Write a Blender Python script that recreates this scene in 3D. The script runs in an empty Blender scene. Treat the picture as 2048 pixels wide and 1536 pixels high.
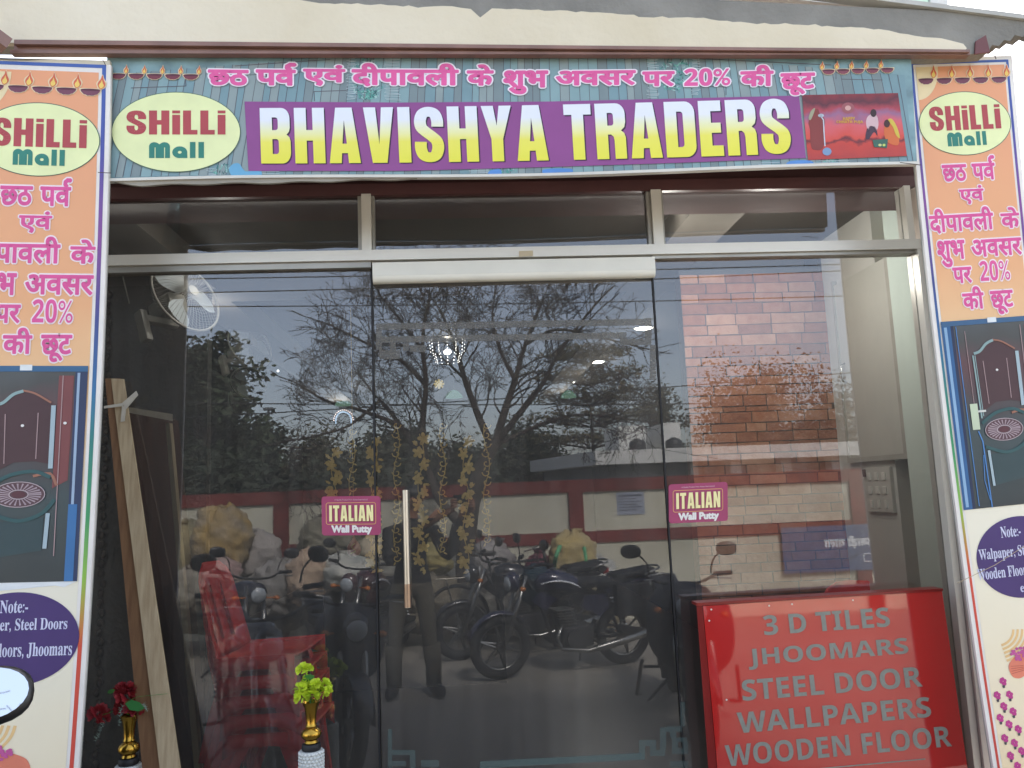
import bpy, bmesh, math, random
from mathutils import Vector, Matrix, noise
from mathutils.geometry import tessellate_polygon
random.seed(7)
R_ = math.radians
S = bpy.context.scene
COL = S.collection

# ------------------------------------------------------------------ camera, sky, sun, exposure
F = 1600.0
CAM = Vector((0.0, -3.45, 1.70))
Zc = Vector((-486, 12068, -1600)).normalized()
Xc = Vector((24000, 754, -1600)).normalized()
Yc = Zc.cross(Xc).normalized()
M3 = Matrix((Xc, Yc, Zc))
cam = bpy.data.cameras.new('camera')
cam.sensor_width = 36.0
cam.lens = 36.0 * F / 2048
cam.clip_start = 0.02
cam.clip_end = 600
camo = bpy.data.objects.new('camera', cam)
COL.objects.link(camo)
camo.matrix_world = Matrix.Translation(CAM) @ M3.to_4x4()
S.camera = camo
SUN_EL, SUN_AZ = R_(46), R_(22)          # sun stands behind the shop, a little to the right
world = bpy.data.worlds.new('World')
S.world = world
world.use_nodes = True
wn = world.node_tree
sky = wn.nodes.new('ShaderNodeTexSky')
sky.sky_type = 'NISHITA'
sky.sun_disc = False
sky.sun_elevation = SUN_EL
sky.sun_rotation = SUN_AZ
sky.air_density = 1.0
sky.dust_density = 2.5
sky.ozone_density = 1.0
bgn = wn.nodes['Background']
bgn.inputs[1].default_value = 0.15
hsv = wn.nodes.new('ShaderNodeHueSaturation')
hsv.inputs['Saturation'].default_value = .62          # thin bright haze
wn.links.new(sky.outputs[0], hsv.inputs['Color'])
wn.links.new(hsv.outputs[0], bgn.inputs[0])
sun = bpy.data.lights.new('sun', 'SUN')
sun.energy = 1.9
sun.angle = R_(12)
sun.color = (1.0, 0.95, 0.87)
suno = bpy.data.objects.new('sun', sun)
COL.objects.link(suno)
sd = Vector((math.sin(SUN_AZ) * math.cos(SUN_EL), math.cos(SUN_AZ) * math.cos(SUN_EL), math.sin(SUN_EL)))
suno.rotation_euler = sd.to_track_quat('Z', 'Y').to_euler()
S.view_settings.view_transform = 'Standard'
S.view_settings.look = 'None'
S.view_settings.exposure = 2.0
S.view_settings.gamma = 1.0
S.view_settings.use_curve_mapping = False
S.cycles.max_bounces = 8
S.cycles.transparent_max_bounces = 16
S.cycles.caustics_reflective = False
S.cycles.caustics_refractive = False
S.cycles.use_denoising = True


def P(px, py, Y=0.0):
    """the point of the plane y = Y seen at photo pixel px, py"""
    d = M3 @ Vector(((px - 1024) / F, -(py - 768) / F, -1))
    t = (Y - CAM.y) / d.y
    return CAM + d * t


def Q(px, py, D):
    """the point D metres in front of the glass whose mirror image in the glass shows at px, py"""
    v = P(px, py, D)
    return Vector((v.x, -D, v.z))


# ------------------------------------------------------------------ materials
def lin(h):
    if isinstance(h, str):
        h = h.lstrip('#')
        c = [int(h[i:i + 2], 16) / 255 for i in (0, 2, 4)]
        return tuple(((v / 12.92) if v <= .04045 else ((v + .055) / 1.055) ** 2.4) for v in c)
    return h


MATS = {}


def mat(name, col, rough=.6, metal=0.0, var=.12, scale=6.0, bump=.0, bscale=60., col2=None, coat=0.0, detail=5, spec=.5, stretch=None, sheen=0):
    if name in MATS:
        return MATS[name]
    col = lin(col)
    m = bpy.data.materials.new(name)
    m.use_nodes = True
    nt = m.node_tree
    b = nt.nodes['Principled BSDF']
    b.inputs['Roughness'].default_value = rough
    b.inputs['Metallic'].default_value = metal
    b.inputs['Coat Weight'].default_value = coat
    b.inputs['Specular IOR Level'].default_value = spec
    tc = nt.nodes.new('ShaderNodeTexCoord')
    src = tc.outputs['Object']
    if stretch:
        mp = nt.nodes.new('ShaderNodeMapping')
        mp.inputs['Scale'].default_value = stretch
        nt.links.new(src, mp.inputs[0])
        src = mp.outputs[0]
    nz = nt.nodes.new('ShaderNodeTexNoise')
    nz.inputs['Scale'].default_value = scale
    nz.inputs['Detail'].default_value = detail
    nt.links.new(src, nz.inputs['Vector'])
    cr = nt.nodes.new('ShaderNodeValToRGB')
    c2 = lin(col2) if col2 else tuple(min(1, c * (1 + var)) for c in col)
    c1 = col if col2 else tuple(c * (1 - var) for c in col)
    cr.color_ramp.elements[0].position = .32
    cr.color_ramp.elements[1].position = .68
    cr.color_ramp.elements[0].color = (*c1, 1)
    cr.color_ramp.elements[1].color = (*c2, 1)
    nt.links.new(nz.outputs[0], cr.inputs[0])
    nt.links.new(cr.outputs[0], b.inputs['Base Color'])
    if bump:
        n2 = nt.nodes.new('ShaderNodeTexNoise')
        n2.inputs['Scale'].default_value = bscale
        n2.inputs['Detail'].default_value = 6
        nt.links.new(src, n2.inputs['Vector'])
        bp = nt.nodes.new('ShaderNodeBump')
        bp.inputs['Strength'].default_value = bump
        bp.inputs['Distance'].default_value = .01
        nt.links.new(n2.outputs[0], bp.inputs['Height'])
        nt.links.new(bp.outputs[0], b.inputs['Normal'])
    MATS[name] = m
    return m


def emis(name, col, strength):
    m = bpy.data.materials.new(name)
    m.use_nodes = True
    nt = m.node_tree
    nt.nodes.clear()
    e = nt.nodes.new('ShaderNodeEmission')
    e.inputs[0].default_value = (*col, 1)
    e.inputs[1].default_value = strength
    o = nt.nodes.new('ShaderNodeOutputMaterial')
    nt.links.new(e.outputs[0], o.inputs[0])
    return m


def mixmul(nt, a, fac_or_b):
    n = nt.nodes.new('ShaderNodeMix')
    n.data_type = 'RGBA'
    n.blend_type = 'MULTIPLY'
    n.inputs['Factor'].default_value = 1
    nt.links.new(a, n.inputs[6])
    nt.links.new(fac_or_b, n.inputs[7])
    return n.outputs[2]


def glass_mats():
    m = bpy.data.materials.new('tinted_glass_face')
    m.use_nodes = True
    nt = m.node_tree
    nt.nodes.clear()
    out = nt.nodes.new('ShaderNodeOutputMaterial')
    fr = nt.nodes.new('ShaderNodeFresnel')
    fr.inputs[0].default_value = 1.92
    gl = nt.nodes.new('ShaderNodeBsdfGlossy')
    gl.inputs['Roughness'].default_value = 0.0
    gl.inputs['Color'].default_value = (.92, .94, 1, 1)
    tr = nt.nodes.new('ShaderNodeBsdfTransparent')
    tr.inputs[0].default_value = (.88, .89, .88, 1)
    mx = nt.nodes.new('ShaderNodeMixShader')
    nt.links.new(fr.outputs[0], mx.inputs[0])
    nt.links.new(tr.outputs[0], mx.inputs[1])
    nt.links.new(gl.outputs[0], mx.inputs[2])
    # a film of dust with run marks
    df = nt.nodes.new('ShaderNodeBsdfDiffuse')
    df.inputs[0].default_value = (.55, .52, .48, 1)
    tc = nt.nodes.new('ShaderNodeTexCoord')
    mp = nt.nodes.new('ShaderNodeMapping')
    mp.inputs['Scale'].default_value = (9, 9, .7)
    nz = nt.nodes.new('ShaderNodeTexNoise')
    nz.inputs['Scale'].default_value = 2.0
    nz.inputs['Detail'].default_value = 6
    nt.links.new(tc.outputs['Object'], mp.inputs[0])
    nt.links.new(mp.outputs[0], nz.inputs['Vector'])
    mr = nt.nodes.new('ShaderNodeMapRange')
    mr.inputs[1].default_value = .3
    mr.inputs[2].default_value = .8
    mr.inputs[3].default_value = .038
    mr.inputs[4].default_value = .085
    nt.links.new(nz.outputs[0], mr.inputs[0])
    m2 = nt.nodes.new('ShaderNodeMixShader')
    nt.links.new(mr.outputs[0], m2.inputs[0])
    nt.links.new(mx.outputs[0], m2.inputs[1])
    nt.links.new(df.outputs[0], m2.inputs[2])
    nt.links.new(m2.outputs[0], out.inputs[0])
    b = bpy.data.materials.new('tinted_glass_body')
    b.use_nodes = True
    nt = b.node_tree
    nt.nodes.clear()
    out = nt.nodes.new('ShaderNodeOutputMaterial')
    tr = nt.nodes.new('ShaderNodeBsdfTransparent')
    tr.inputs[0].default_value = (.97, .98, .975, 1)
    nt.links.new(tr.outputs[0], out.inputs[0])
    return m, b


# ------------------------------------------------------------------ mesh builder
class MB:
    def __init__(s):
        s.v = []
        s.f = []
        s.mi = []
        s.uv = None

    def add(s, vs, fs, mi=0):
        o = len(s.v)
        s.v += [tuple(v) for v in vs]
        s.f += [tuple(i + o for i in f) for f in fs]
        s.mi += [mi] * len(fs)
        return s

    def box(s, x0, x1, y0, y1, z0, z1, mi=0):
        vs = [(x, y, z) for x in (x0, x1) for y in (y0, y1) for z in (z0, z1)]
        return s.add(vs, [(0, 1, 3, 2), (4, 6, 7, 5), (0, 4, 5, 1), (2, 3, 7, 6), (0, 2, 6, 4), (1, 5, 7, 3)], mi)

    def bbox(s, c, h, bev=.01, rot=None):
        """box with chamfered edges, centre c, half sizes h"""
        bm = bmesh.new()
        bmesh.ops.create_cube(bm, size=2)
        for v in bm.verts:
            v.co = Vector((v.co.x * h[0], v.co.y * h[1], v.co.z * h[2]))
        bmesh.ops.bevel(bm, geom=bm.edges[:], offset=bev, segments=2, affect='EDGES', profile=.6)
        mm = Matrix.Translation(c) @ (rot.to_4x4() if rot else Matrix.Identity(4))
        vs = [mm @ v.co for v in bm.verts]
        fs = [[v.index for v in f.verts] for f in bm.faces]
        bm.free()
        return s.add(vs, fs)

    def hexa(s, a, b):
        """a, b: two quads (4 points each) joined into a solid"""
        return s.add(list(a) + list(b), [(0, 1, 2, 3), (7, 6, 5, 4), (0, 4, 5, 1), (1, 5, 6, 2), (2, 6, 7, 3), (3, 7, 4, 0)])

    def tube(s, pts, r, n=8, cap=True):
        pts = [Vector(p) for p in pts]
        m = len(pts)
        rs = r if isinstance(r, (list, tuple)) else [r] * m
        o = len(s.v)
        prev = None
        for i, p in enumerate(pts):
            t = (pts[min(i + 1, m - 1)] - pts[max(i - 1, 0)])
            t = t.normalized() if t.length > 1e-9 else Vector((0, 0, 1))
            if prev is None:
                a = t.orthogonal().normalized()
            else:
                a = (prev - t * prev.dot(t))
                a = a.normalized() if a.length > 1e-6 else t.orthogonal().normalized()
            prev = a
            b = t.cross(a)
            for k in range(n):
                an = 2 * math.pi * k / n
                s.v.append(tuple(p + (a * math.cos(an) + b * math.sin(an)) * rs[i]))
        for i in range(m - 1):
            for k in range(n):
                k2 = (k + 1) % n
                s.f.append((o + i * n + k, o + i * n + k2, o + (i + 1) * n + k2, o + (i + 1) * n + k))
                s.mi.append(0)
        if cap and n > 2:
            s.f.append(tuple(o + k for k in reversed(range(n))))
            s.f.append(tuple(o + (m - 1) * n + k for k in range(n)))
            s.mi += [0, 0]
        return s

    def lathe(s, prof, c=(0, 0, 0), n=24, fn=None):
        o = len(s.v)
        for j, (r, z) in enumerate(prof):
            for k in range(n):
                a = 2 * math.pi * k / n
                rr = fn(r, z, a) if fn else r
                s.v.append((c[0] + rr * math.cos(a), c[1] + rr * math.sin(a), c[2] + z))
        for j in range(len(prof) - 1):
            for k in range(n):
                k2 = (k + 1) % n
                s.f.append((o + j * n + k, o + j * n + k2, o + (j + 1) * n + k2, o + (j + 1) * n + k))
                s.mi.append(0)
        s.f.append(tuple(o + k for k in reversed(range(n))))
        s.f.append(tuple(o + (len(prof) - 1) * n + k for k in range(n)))
        s.mi += [0, 0]
        return s

    def ell(s, c, r, n=14, m=9, rot=None, pw=1.0):
        o = len(s.v)
        c = Vector(c)
        sg = lambda x: math.copysign(abs(x) ** pw, x)
        for j in range(m + 1):
            ph = math.pi * j / m - math.pi / 2
            for k in range(n):
                a = 2 * math.pi * k / n
                p = Vector((sg(math.cos(ph)) * sg(math.cos(a)) * r[0], sg(math.cos(ph)) * sg(math.sin(a)) * r[1], sg(math.sin(ph)) * r[2]))
                if rot:
                    p = rot @ p
                s.v.append(tuple(c + p))
        for j in range(m):
            for k in range(n):
                k2 = (k + 1) % n
                s.f.append((o + j * n + k, o + j * n + k2, o + (j + 1) * n + k2, o + (j + 1) * n + k))
                s.mi.append(0)
        return s

    def torus(s, c, Rr, r, axis='y', n=40, m=10, sq=1.0):
        pts = []
        o = len(s.v)
        for i in range(n):
            a = 2 * math.pi * i / n
            for k in range(m):
                b = 2 * math.pi * k / m
                rad = Rr + r * math.cos(b) * sq
                off = r * math.sin(b)
                if axis == 'y':
                    s.v.append((c[0] + rad * math.cos(a), c[1] + off, c[2] + rad * math.sin(a)))
                elif axis == 'z':
                    s.v.append((c[0] + rad * math.cos(a), c[1] + rad * math.sin(a), c[2] + off))
                else:
                    s.v.append((c[0] + off, c[1] + rad * math.cos(a), c[2] + rad * math.sin(a)))
        for i in range(n):
            for k in range(m):
                i2, k2 = (i + 1) % n, (k + 1) % m
                s.f.append((o + i * m + k, o + i * m + k2, o + i2 * m + k2, o + i2 * m + k))
                s.mi.append(0)
        return s

    def prism(s, outer, y0, y1, holes=()):
        """outer: 3D points (any plane facing -y), extruded in y from y0 to y1 (x, z kept)"""
        loops = [outer] + list(holes)
        flat = [Vector((p[0], p[2], 0)) for l in loops for p in l]
        tris = tessellate_polygon([[Vector((p[0], p[2], 0)) for p in l] for l in loops])
        n = len(flat)
        o = len(s.v)
        s.v += [(p.x, y0, p.y) for p in flat] + [(p.x, y1, p.y) for p in flat]
        for t in tris:
            s.f.append(tuple(o + i for i in t))
            s.f.append(tuple(o + n + i for i in reversed(t)))
            s.mi += [0, 0]
        b = 0
        for l in loops:
            m = len(l)
            for i in range(m):
                j = (i + 1) % m
                s.f.append((o + b + i, o + b + j, o + n + b + j, o + n + b + i))
                s.mi.append(0)
            b += m
        return s

    def xf(s, mtx, start=0):
        for i in range(start, len(s.v)):
            s.v[i] = tuple(mtx @ Vector(s.v[i]))
        return s

    def build(s, name, m, parent=None, smooth=False, kind=None, uv=None, recalc=True):
        me = bpy.data.meshes.new(name)
        me.from_pydata(s.v, [], s.f)
        ms = m if isinstance(m, (list, tuple)) else [m]
        for x in ms:
            me.materials.append(x)
        if len(ms) > 1:
            me.polygons.foreach_set('material_index', s.mi)
        if uv:
            ul = me.uv_layers.new(name='UVMap')
            for lp in me.loops:
                ul.data[lp.index].uv = uv[lp.vertex_index]
        if recalc:
            bm = bmesh.new()
            bm.from_mesh(me)
            bmesh.ops.recalc_face_normals(bm, faces=bm.faces[:])
            bm.to_mesh(me)
            bm.free()
        if smooth:
            me.polygons.foreach_set('use_smooth', [True] * len(me.polygons))
            if smooth is not True:
                try:
                    me.set_sharp_from_angle(angle=R_(smooth))
                except Exception:
                    pass
        o = bpy.data.objects.new(name, me)
        COL.objects.link(o)
        if parent is not None:
            o.parent = parent
            if parent.type == 'EMPTY':
                o.location = -Vector(parent.location)
        if kind:
            o['kind'] = kind
        return o


def tag(o, label=None, cat=None, group=None, kind=None):
    if label: o['label'] = label
    if cat: o['category'] = cat
    if group: o['group'] = group
    if kind: o['kind'] = kind
    return o


def thing(name, label, cat, loc=(0, 0, 0), group=None, rz=0):
    o = bpy.data.objects.new(name, None)
    o.empty_display_size = .1
    o.location = loc
    o.rotation_euler = (0, 0, rz)
    COL.objects.link(o)
    return tag(o, label, cat, group)


def kids(o):
    return [c for c in bpy.data.objects if c.parent == o]


def copy_tree(o, parent=None):
    c = o.copy()
    COL.objects.link(c)
    c.parent = parent
    if parent is not None:
        c.matrix_parent_inverse = o.matrix_parent_inverse
    for ch in kids(o):
        copy_tree(ch, c)
    return c


# ------------------------------------------------------------------ flat print and lettering
def to_serif(t):
    return ''.join(chr(0x1D400 + ord(c) - 65) if 'A' <= c <= 'Z' else chr(0x1D41A + ord(c) - 97) if 'a' <= c <= 'z' else c for c in t)


def to_sans(t):
    return ''.join(chr(0x1D5D4 + ord(c) - 65) if 'A' <= c <= 'Z' else chr(0x1D5EE + ord(c) - 97) if 'a' <= c <= 'z' else chr(0x1D7EC + ord(c) - 48) if '0' <= c <= '9' else c for c in t)


_tc = {}


def glyphs(text):
    """(tri verts, tris, outline segments, bbox) of a line of text set in Blender's own fonts"""
    if text in _tc:
        return _tc[text]
    rephs = []
    t = text
    while 'र्व' in t:
        i = t.index('र्व')
        pre = t[:i] + 'व'
        rephs.append(pre)
        t = t[:i] + 'व' + t[i + 3:]
    dg = bpy.context.evaluated_depsgraph_get()

    def mesh_of(body, fill):
        c = bpy.data.curves.new('line', 'FONT')
        c.body = body
        c.resolution_u = 4
        c.fill_mode = fill
        o = bpy.data.objects.new('line', c)
        COL.objects.link(o)
        bpy.context.view_layer.update()
        me = o.evaluated_get(bpy.context.evaluated_depsgraph_get()).to_mesh()
        v = [(p.co.x, p.co.y) for p in me.vertices]
        f = [tuple(q.vertices) for q in me.polygons]
        e = [tuple(q.vertices) for q in me.edges]
        o.evaluated_get(bpy.context.evaluated_depsgraph_get()).to_mesh_clear()
        bpy.data.objects.remove(o)
        bpy.data.curves.remove(c)
        return v, f, e
    v, f, _ = mesh_of(t, 'FRONT')
    ov, _, oe = mesh_of(t, 'NONE')
    segs = [(ov[a], ov[b]) for a, b in oe]
    extra = []
    for pre in rephs:
        pv, _, _ = mesh_of(pre, 'NONE')
        xm = max(p[0] for p in pv)
        extra.append([(xm - .15, .66), (xm - .21, .74), (xm - .20, .82), (xm - .12, .88), (xm - .02, .88)])
    xs = [p[0] for p in ov]
    ys = [p[1] for p in ov] + ([.9] if extra else [])
    bb = (min(xs), min(ys), max(xs), max(ys))
    _tc[text] = (v, f, segs, extra, bb)
    return _tc[text]


class Print:
    """flat print on a sheet: photo-space map (s, t) -> pixel, laid on the plane y = Y"""

    def __init__(s, fn, Y, parent):
        s.fn, s.Y, s.parent = fn, Y, parent
        s.n = 0

    def pt(s, a, b, lay):
        px, py = s.fn(a, b)
        p = P(px, py, s.Y - .0007 * lay)
        return p

    def mesh(s, name, V2, Fc, lay, m, uv=None, jit=None):
        vs = []
        for i, (a, b) in enumerate(V2):
            p = s.pt(a, b, lay)
            if jit: p.y -= jit[i]
            vs.append(p)
        mb = MB()
        mb.add(vs, Fc)
        return mb.build(name, m, s.parent, uv=uv, recalc=False)

    def polys(s, name, plist, lay, m):
        V, Fc, J = [], [], []
        for k, pl in enumerate(plist):
            holes = []
            if pl and isinstance(pl[0][0], (list, tuple)):
                loops = pl
            else:
                loops = [pl]
            flat = [q for l in loops for q in l]
            tris = tessellate_polygon([[Vector((q[0], q[1], 0)) for q in l] for l in loops])
            o = len(V)
            V += flat
            J += [(k % 9) * .00003] * len(flat)
            Fc += [tuple(o + i for i in t) for t in tris]
        return s.mesh(name, V, Fc, lay, m, jit=J)

    def ellipse(s, name, c, r, lay, m, n=64, rot=0):
        pl = []
        for i in range(n):
            a = 2 * math.pi * i / n
            x, y = r[0] * math.cos(a), r[1] * math.sin(a)
            pl.append((c[0] + x * math.cos(rot) - y * math.sin(rot), c[1] + x * math.sin(rot) + y * math.cos(rot)))
        return s.polys(name, [pl], lay, m)

    def ribbon_data(s, pts, w, V, Fc, J, closed=False):
        n = len(pts)
        for i in range(n if closed else n - 1):
            a, b = pts[i], pts[(i + 1) % n]
            dx, dy = b[0] - a[0], b[1] - a[1]
            l = math.hypot(dx, dy) or 1e-6
            wa = w[i] if isinstance(w, list) else w
            wb = w[(i + 1) % n] if isinstance(w, list) else w
            nx, ny = -dy / l, dx / l
            o = len(V)
            ex, ey = dx / l * wa * .3, dy / l * wa * .3
            V += [(a[0] + nx * wa - ex, a[1] + ny * wa - ey), (a[0] - nx * wa - ex, a[1] - ny * wa - ey), (b[0] - nx * wb + ex, b[1] - ny * wb + ey), (b[0] + nx * wb + ex, b[1] + ny * wb + ey)]
            J += [(len(Fc) % 9) * .00003] * 4
            Fc.append((o, o + 1, o + 2, o + 3))

    def ribbons(s, name, lines, lay, m, closed=False):
        V, Fc, J = [], [], []
        for pts, w in lines:
            s.ribbon_data(pts, w, V, Fc, J, closed)
        return s.mesh(name, V, Fc, lay, m, jit=J)

    def text(s, name, text, box, lay, m, bold=0.0, corner=None):
        """box = (s0, t0, s1, t1): where the unthickened line's bounding box goes"""
        v, f, segs, extra, bb = glyphs(text)
        s0, t0, s1, t1 = box
        g = lambda p: (s0 + (p[0] - bb[0]) / (bb[2] - bb[0]) * (s1 - s0), t1 - (p[1] - bb[1]) / (bb[3] - bb[1]) * (t1 - t0))
        V = list(v)
        Fc = list(f)
        J = [0] * len(V)

        def quadseg(a, b, w):
            dx, dy = b[0] - a[0], b[1] - a[1]
            l = math.hypot(dx, dy)
            if l < 1e-5: return
            nx, ny = -dy / l * w, dx / l * w
            e = .35
            o = len(V)
            V.extend([(a[0] + nx - dx / l * w * e, a[1] + ny - dy / l * w * e), (a[0] - nx - dx / l * w * e, a[1] - ny - dy / l * w * e), (b[0] - nx + dx / l * w * e, b[1] - ny + dy / l * w * e), (b[0] + nx + dx / l * w * e, b[1] + ny + dy / l * w * e)])
            J.extend([.00003 + (len(Fc) % 11) * .00003] * 4)
            Fc.append((o, o + 1, o + 2, o + 3))

        def disc(c, w, n=8):
            o = len(V)
            V.extend([(c[0] + w * math.cos(2 * math.pi * k / n), c[1] + w * math.sin(2 * math.pi * k / n)) for k in range(n)])
            J.extend([.00003 + (len(Fc) % 11) * .00003] * n)
            Fc.append(tuple(range(o, o + n)))
        if bold > 0:
            for a, b in segs:
                quadseg(a, b, bold)
                disc(a, bold)
        for line in extra:
            for i in range(len(line) - 1):
                quadseg(line[i], line[i + 1], .045 + bold)
                disc(line[i + 1], .045 + bold)
        return s.mesh(name, [g(p) for p in V], Fc, lay, m, jit=J)


def smooth_line(pts, n=6, closed=False):
    out = []
    m = len(pts)
    g = (lambda i: pts[i % m]) if closed else (lambda i: pts[max(0, min(m - 1, i))])
    for i in range(m if closed else m - 1):
        p0, p1, p2, p3 = g(i - 1), g(i), g(i + 1), g(i + 2)
        for k in range(n):
            t = k / n
            out.append(tuple(.5 * ((2 * p1[j]) + (-p0[j] + p2[j]) * t + (2 * p0[j] - 5 * p1[j] + 4 * p2[j] - p3[j]) * t * t + (-p0[j] + 3 * p1[j] - 3 * p2[j] + p3[j]) * t ** 3) for j in range(len(p1))))
    if not closed:
        out.append(tuple(pts[-1]))
    return out


def rr(x0, y0, x1, y1, r, n=4, which=(1, 1, 1, 1)):
    """rounded rectangle loop, y up; which = bl, br, tr, tl"""
    out = []
    for (cx, cy, a0, w) in ((x0 + r, y0 + r, 180, which[0]), (x1 - r, y0 + r, 270, which[1]), (x1 - r, y1 - r, 0, which[2]), (x0 + r, y1 - r, 90, which[3])):
        if w:
            for k in range(n + 1):
                a = R_(a0 + 90 * k / n)
                out.append((cx + r * math.cos(a), cy + r * math.sin(a)))
        else:
            out.append((cx + (r if a0 in (270, 0) else -r), cy + (r if a0 in (0, 90) else -r)))
    return out


def stroke_outline(line, hx, hy):
    pts = smooth_line(line, 8)
    L, Rr2 = [], []
    for i, p in enumerate(pts):
        a, b = pts[max(0, i - 1)], pts[min(len(pts) - 1, i + 1)]
        dx, dy = b[0] - a[0], b[1] - a[1]
        l = math.hypot(dx, dy)
        nx, ny = -dy / l, dx / l
        k = math.sqrt(hx * hx * nx * nx + hy * hy * ny * ny)
        ox, oy = hx * hx * nx / k, hy * hy * ny / k
        L.append((p[0] + ox, p[1] + oy))
        Rr2.append((p[0] - ox, p[1] - oy))
    return L + Rr2[::-1]


def strip_quads(loop):
    n = len(loop) // 2
    L, Rr2 = loop[:n], loop[n:][::-1]
    return [[L[i], L[i + 1], Rr2[i + 1], Rr2[i]] for i in range(n - 1)]


def block_glyph(c):
    """heavy condensed capitals, unit height; returns (width, [loops or polygon])"""
    rc = lambda a, b, x, y: [(a, b), (x, b), (x, y), (a, y)]
    if c == 'I': return .25, [rc(0, 0, .25, 1)]
    if c == 'i': return .24, [rc(0, 0, .24, .82), rc(0, .88, .24, 1)]
    if c == 'H': return .62, [[(0, 0), (.245, 0), (.245, .41), (.375, .41), (.375, 0), (.62, 0), (.62, 1), (.375, 1), (.375, .60), (.245, .60), (.245, 1), (0, 1)]]
    if c == 'T': return .56, [[(.16, 0), (.40, 0), (.40, .81), (.56, .81), (.56, 1), (0, 1), (0, .81), (.16, .81)]]
    if c == 'E': return .47, [[(0, 0), (.47, 0), (.47, .19), (.245, .19), (.245, .42), (.44, .42), (.44, .60), (.245, .60), (.245, .81), (.46, .81), (.46, 1), (0, 1)]]
    if c == 'L': return .44, [[(0, 0), (.44, 0), (.44, .19), (.245, .19), (.245, 1), (0, 1)]]
    if c == 'A': return .64, [[[(0, 0), (.245, 0), (.26, .18), (.38, .18), (.395, 0), (.64, 0), (.49, 1), (.15, 1)], [(.275, .35), (.32, .78), (.365, .35)]]]
    if c == 'V': return .62, [[(0, 1), (.25, 1), (.31, .33), (.37, 1), (.62, 1), (.46, 0), (.16, 0)]]
    if c == 'Y': return .62, [[(0, 1), (.25, 1), (.31, .64), (.37, 1), (.62, 1), (.43, .40), (.43, 0), (.19, 0), (.19, .40)]]
    if c == 'N': return .60, [[(0, 0), (.21, 0), (.21, .50), (.37, 0), (.60, 0), (.60, 1), (.39, 1), (.39, .52), (.23, 1), (0, 1)]]
    if c == 'D': return .62, [[rr(0, 0, .62, 1, .2, 6, (0, 1, 1, 0)), rr(.245, .18, .375, .82, .055, 4, (0, 1, 1, 0))]]
    if c == 'B':
        outer = [(0, 0)] + [(.62 - .17 + .17 * math.sin(R_(a)), .2 - .2 * math.cos(R_(a))) for a in range(0, 91, 15)] + [(.62, .40), (.60, .47), (.54, .52), (.59, .57), (.61, .64)] + [(.61 - .17 + .17 * math.cos(R_(a)), .82 + .18 * math.sin(R_(a))) for a in range(0, 91, 15)] + [(0, 1)]
        return .62, [[outer, rr(.245, .17, .375, .44, .05, 3, (0, 1, 1, 0)), rr(.245, .60, .365, .83, .05, 3, (0, 1, 1, 0))]]
    if c == 'R':
        outer = [(0, 0), (.245, 0), (.245, .44), (.31, .44), (.36, .40), (.375, .33), (.375, 0), (.61, 0), (.61, .38), (.585, .46), (.52, .51), (.59, .57), (.615, .66)] + [(.615 - .19 + .19 * math.cos(R_(a)), .81 + .19 * math.sin(R_(a))) for a in range(0, 91, 15)] + [(0, 1)]
        return .62, [[outer, rr(.245, .60, .37, .83, .05, 3, (0, 1, 1, 0))]]
    if c == 'S':
        ln = [(.475, .64), (.475, .76), (.42, .875), (.30, .91), (.18, .875), (.125, .76), (.14, .64), (.22, .56), (.38, .45), (.46, .37), (.475, .25), (.42, .125), (.30, .09), (.18, .125), (.125, .24), (.125, .37)]
        return .60, strip_quads(stroke_outline(ln, .122, .088))
    return .2, []


def block_text(pr, name, text, box, lay, m, gap=.075, dx=0, dy=0, space=.24, uvz=True, grow=0):
    x = 0
    loops = []
    for c in text:
        if c == ' ':
            x += space
            continue
        w, g = block_glyph(c)
        for pl in g:
            if isinstance(pl[0][0], (list, tuple)):
                loops.append([[(q[0] + x, q[1]) for q in l] for l in pl])
            else:
                loops.append([(q[0] + x, q[1]) for q in pl])
        x += w + gap
    W = x - gap
    s0, t0, s1, t1 = box
    gmap = lambda q: (s0 + q[0] / W * (s1 - s0) + dx, t1 - q[1] * (t1 - t0) + dy)
    out, uvs = [], []
    for pl in loops:
        if isinstance(pl[0][0], (list, tuple)):
            out.append([[gmap(q) for q in l] for l in pl])
            uvs += [(q[0] / W, q[1]) for l in pl for q in l]
        else:
            out.append([gmap(q) for q in pl])
            uvs += [(q[0] / W, q[1]) for q in pl]
    o = pr.polys(name, out, lay, m)
    ul = o.data.uv_layers.new(name='UVMap')
    for lp in o.data.loops:
        ul.data[lp.index].uv = uvs[lp.vertex_index]
    return o


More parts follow.
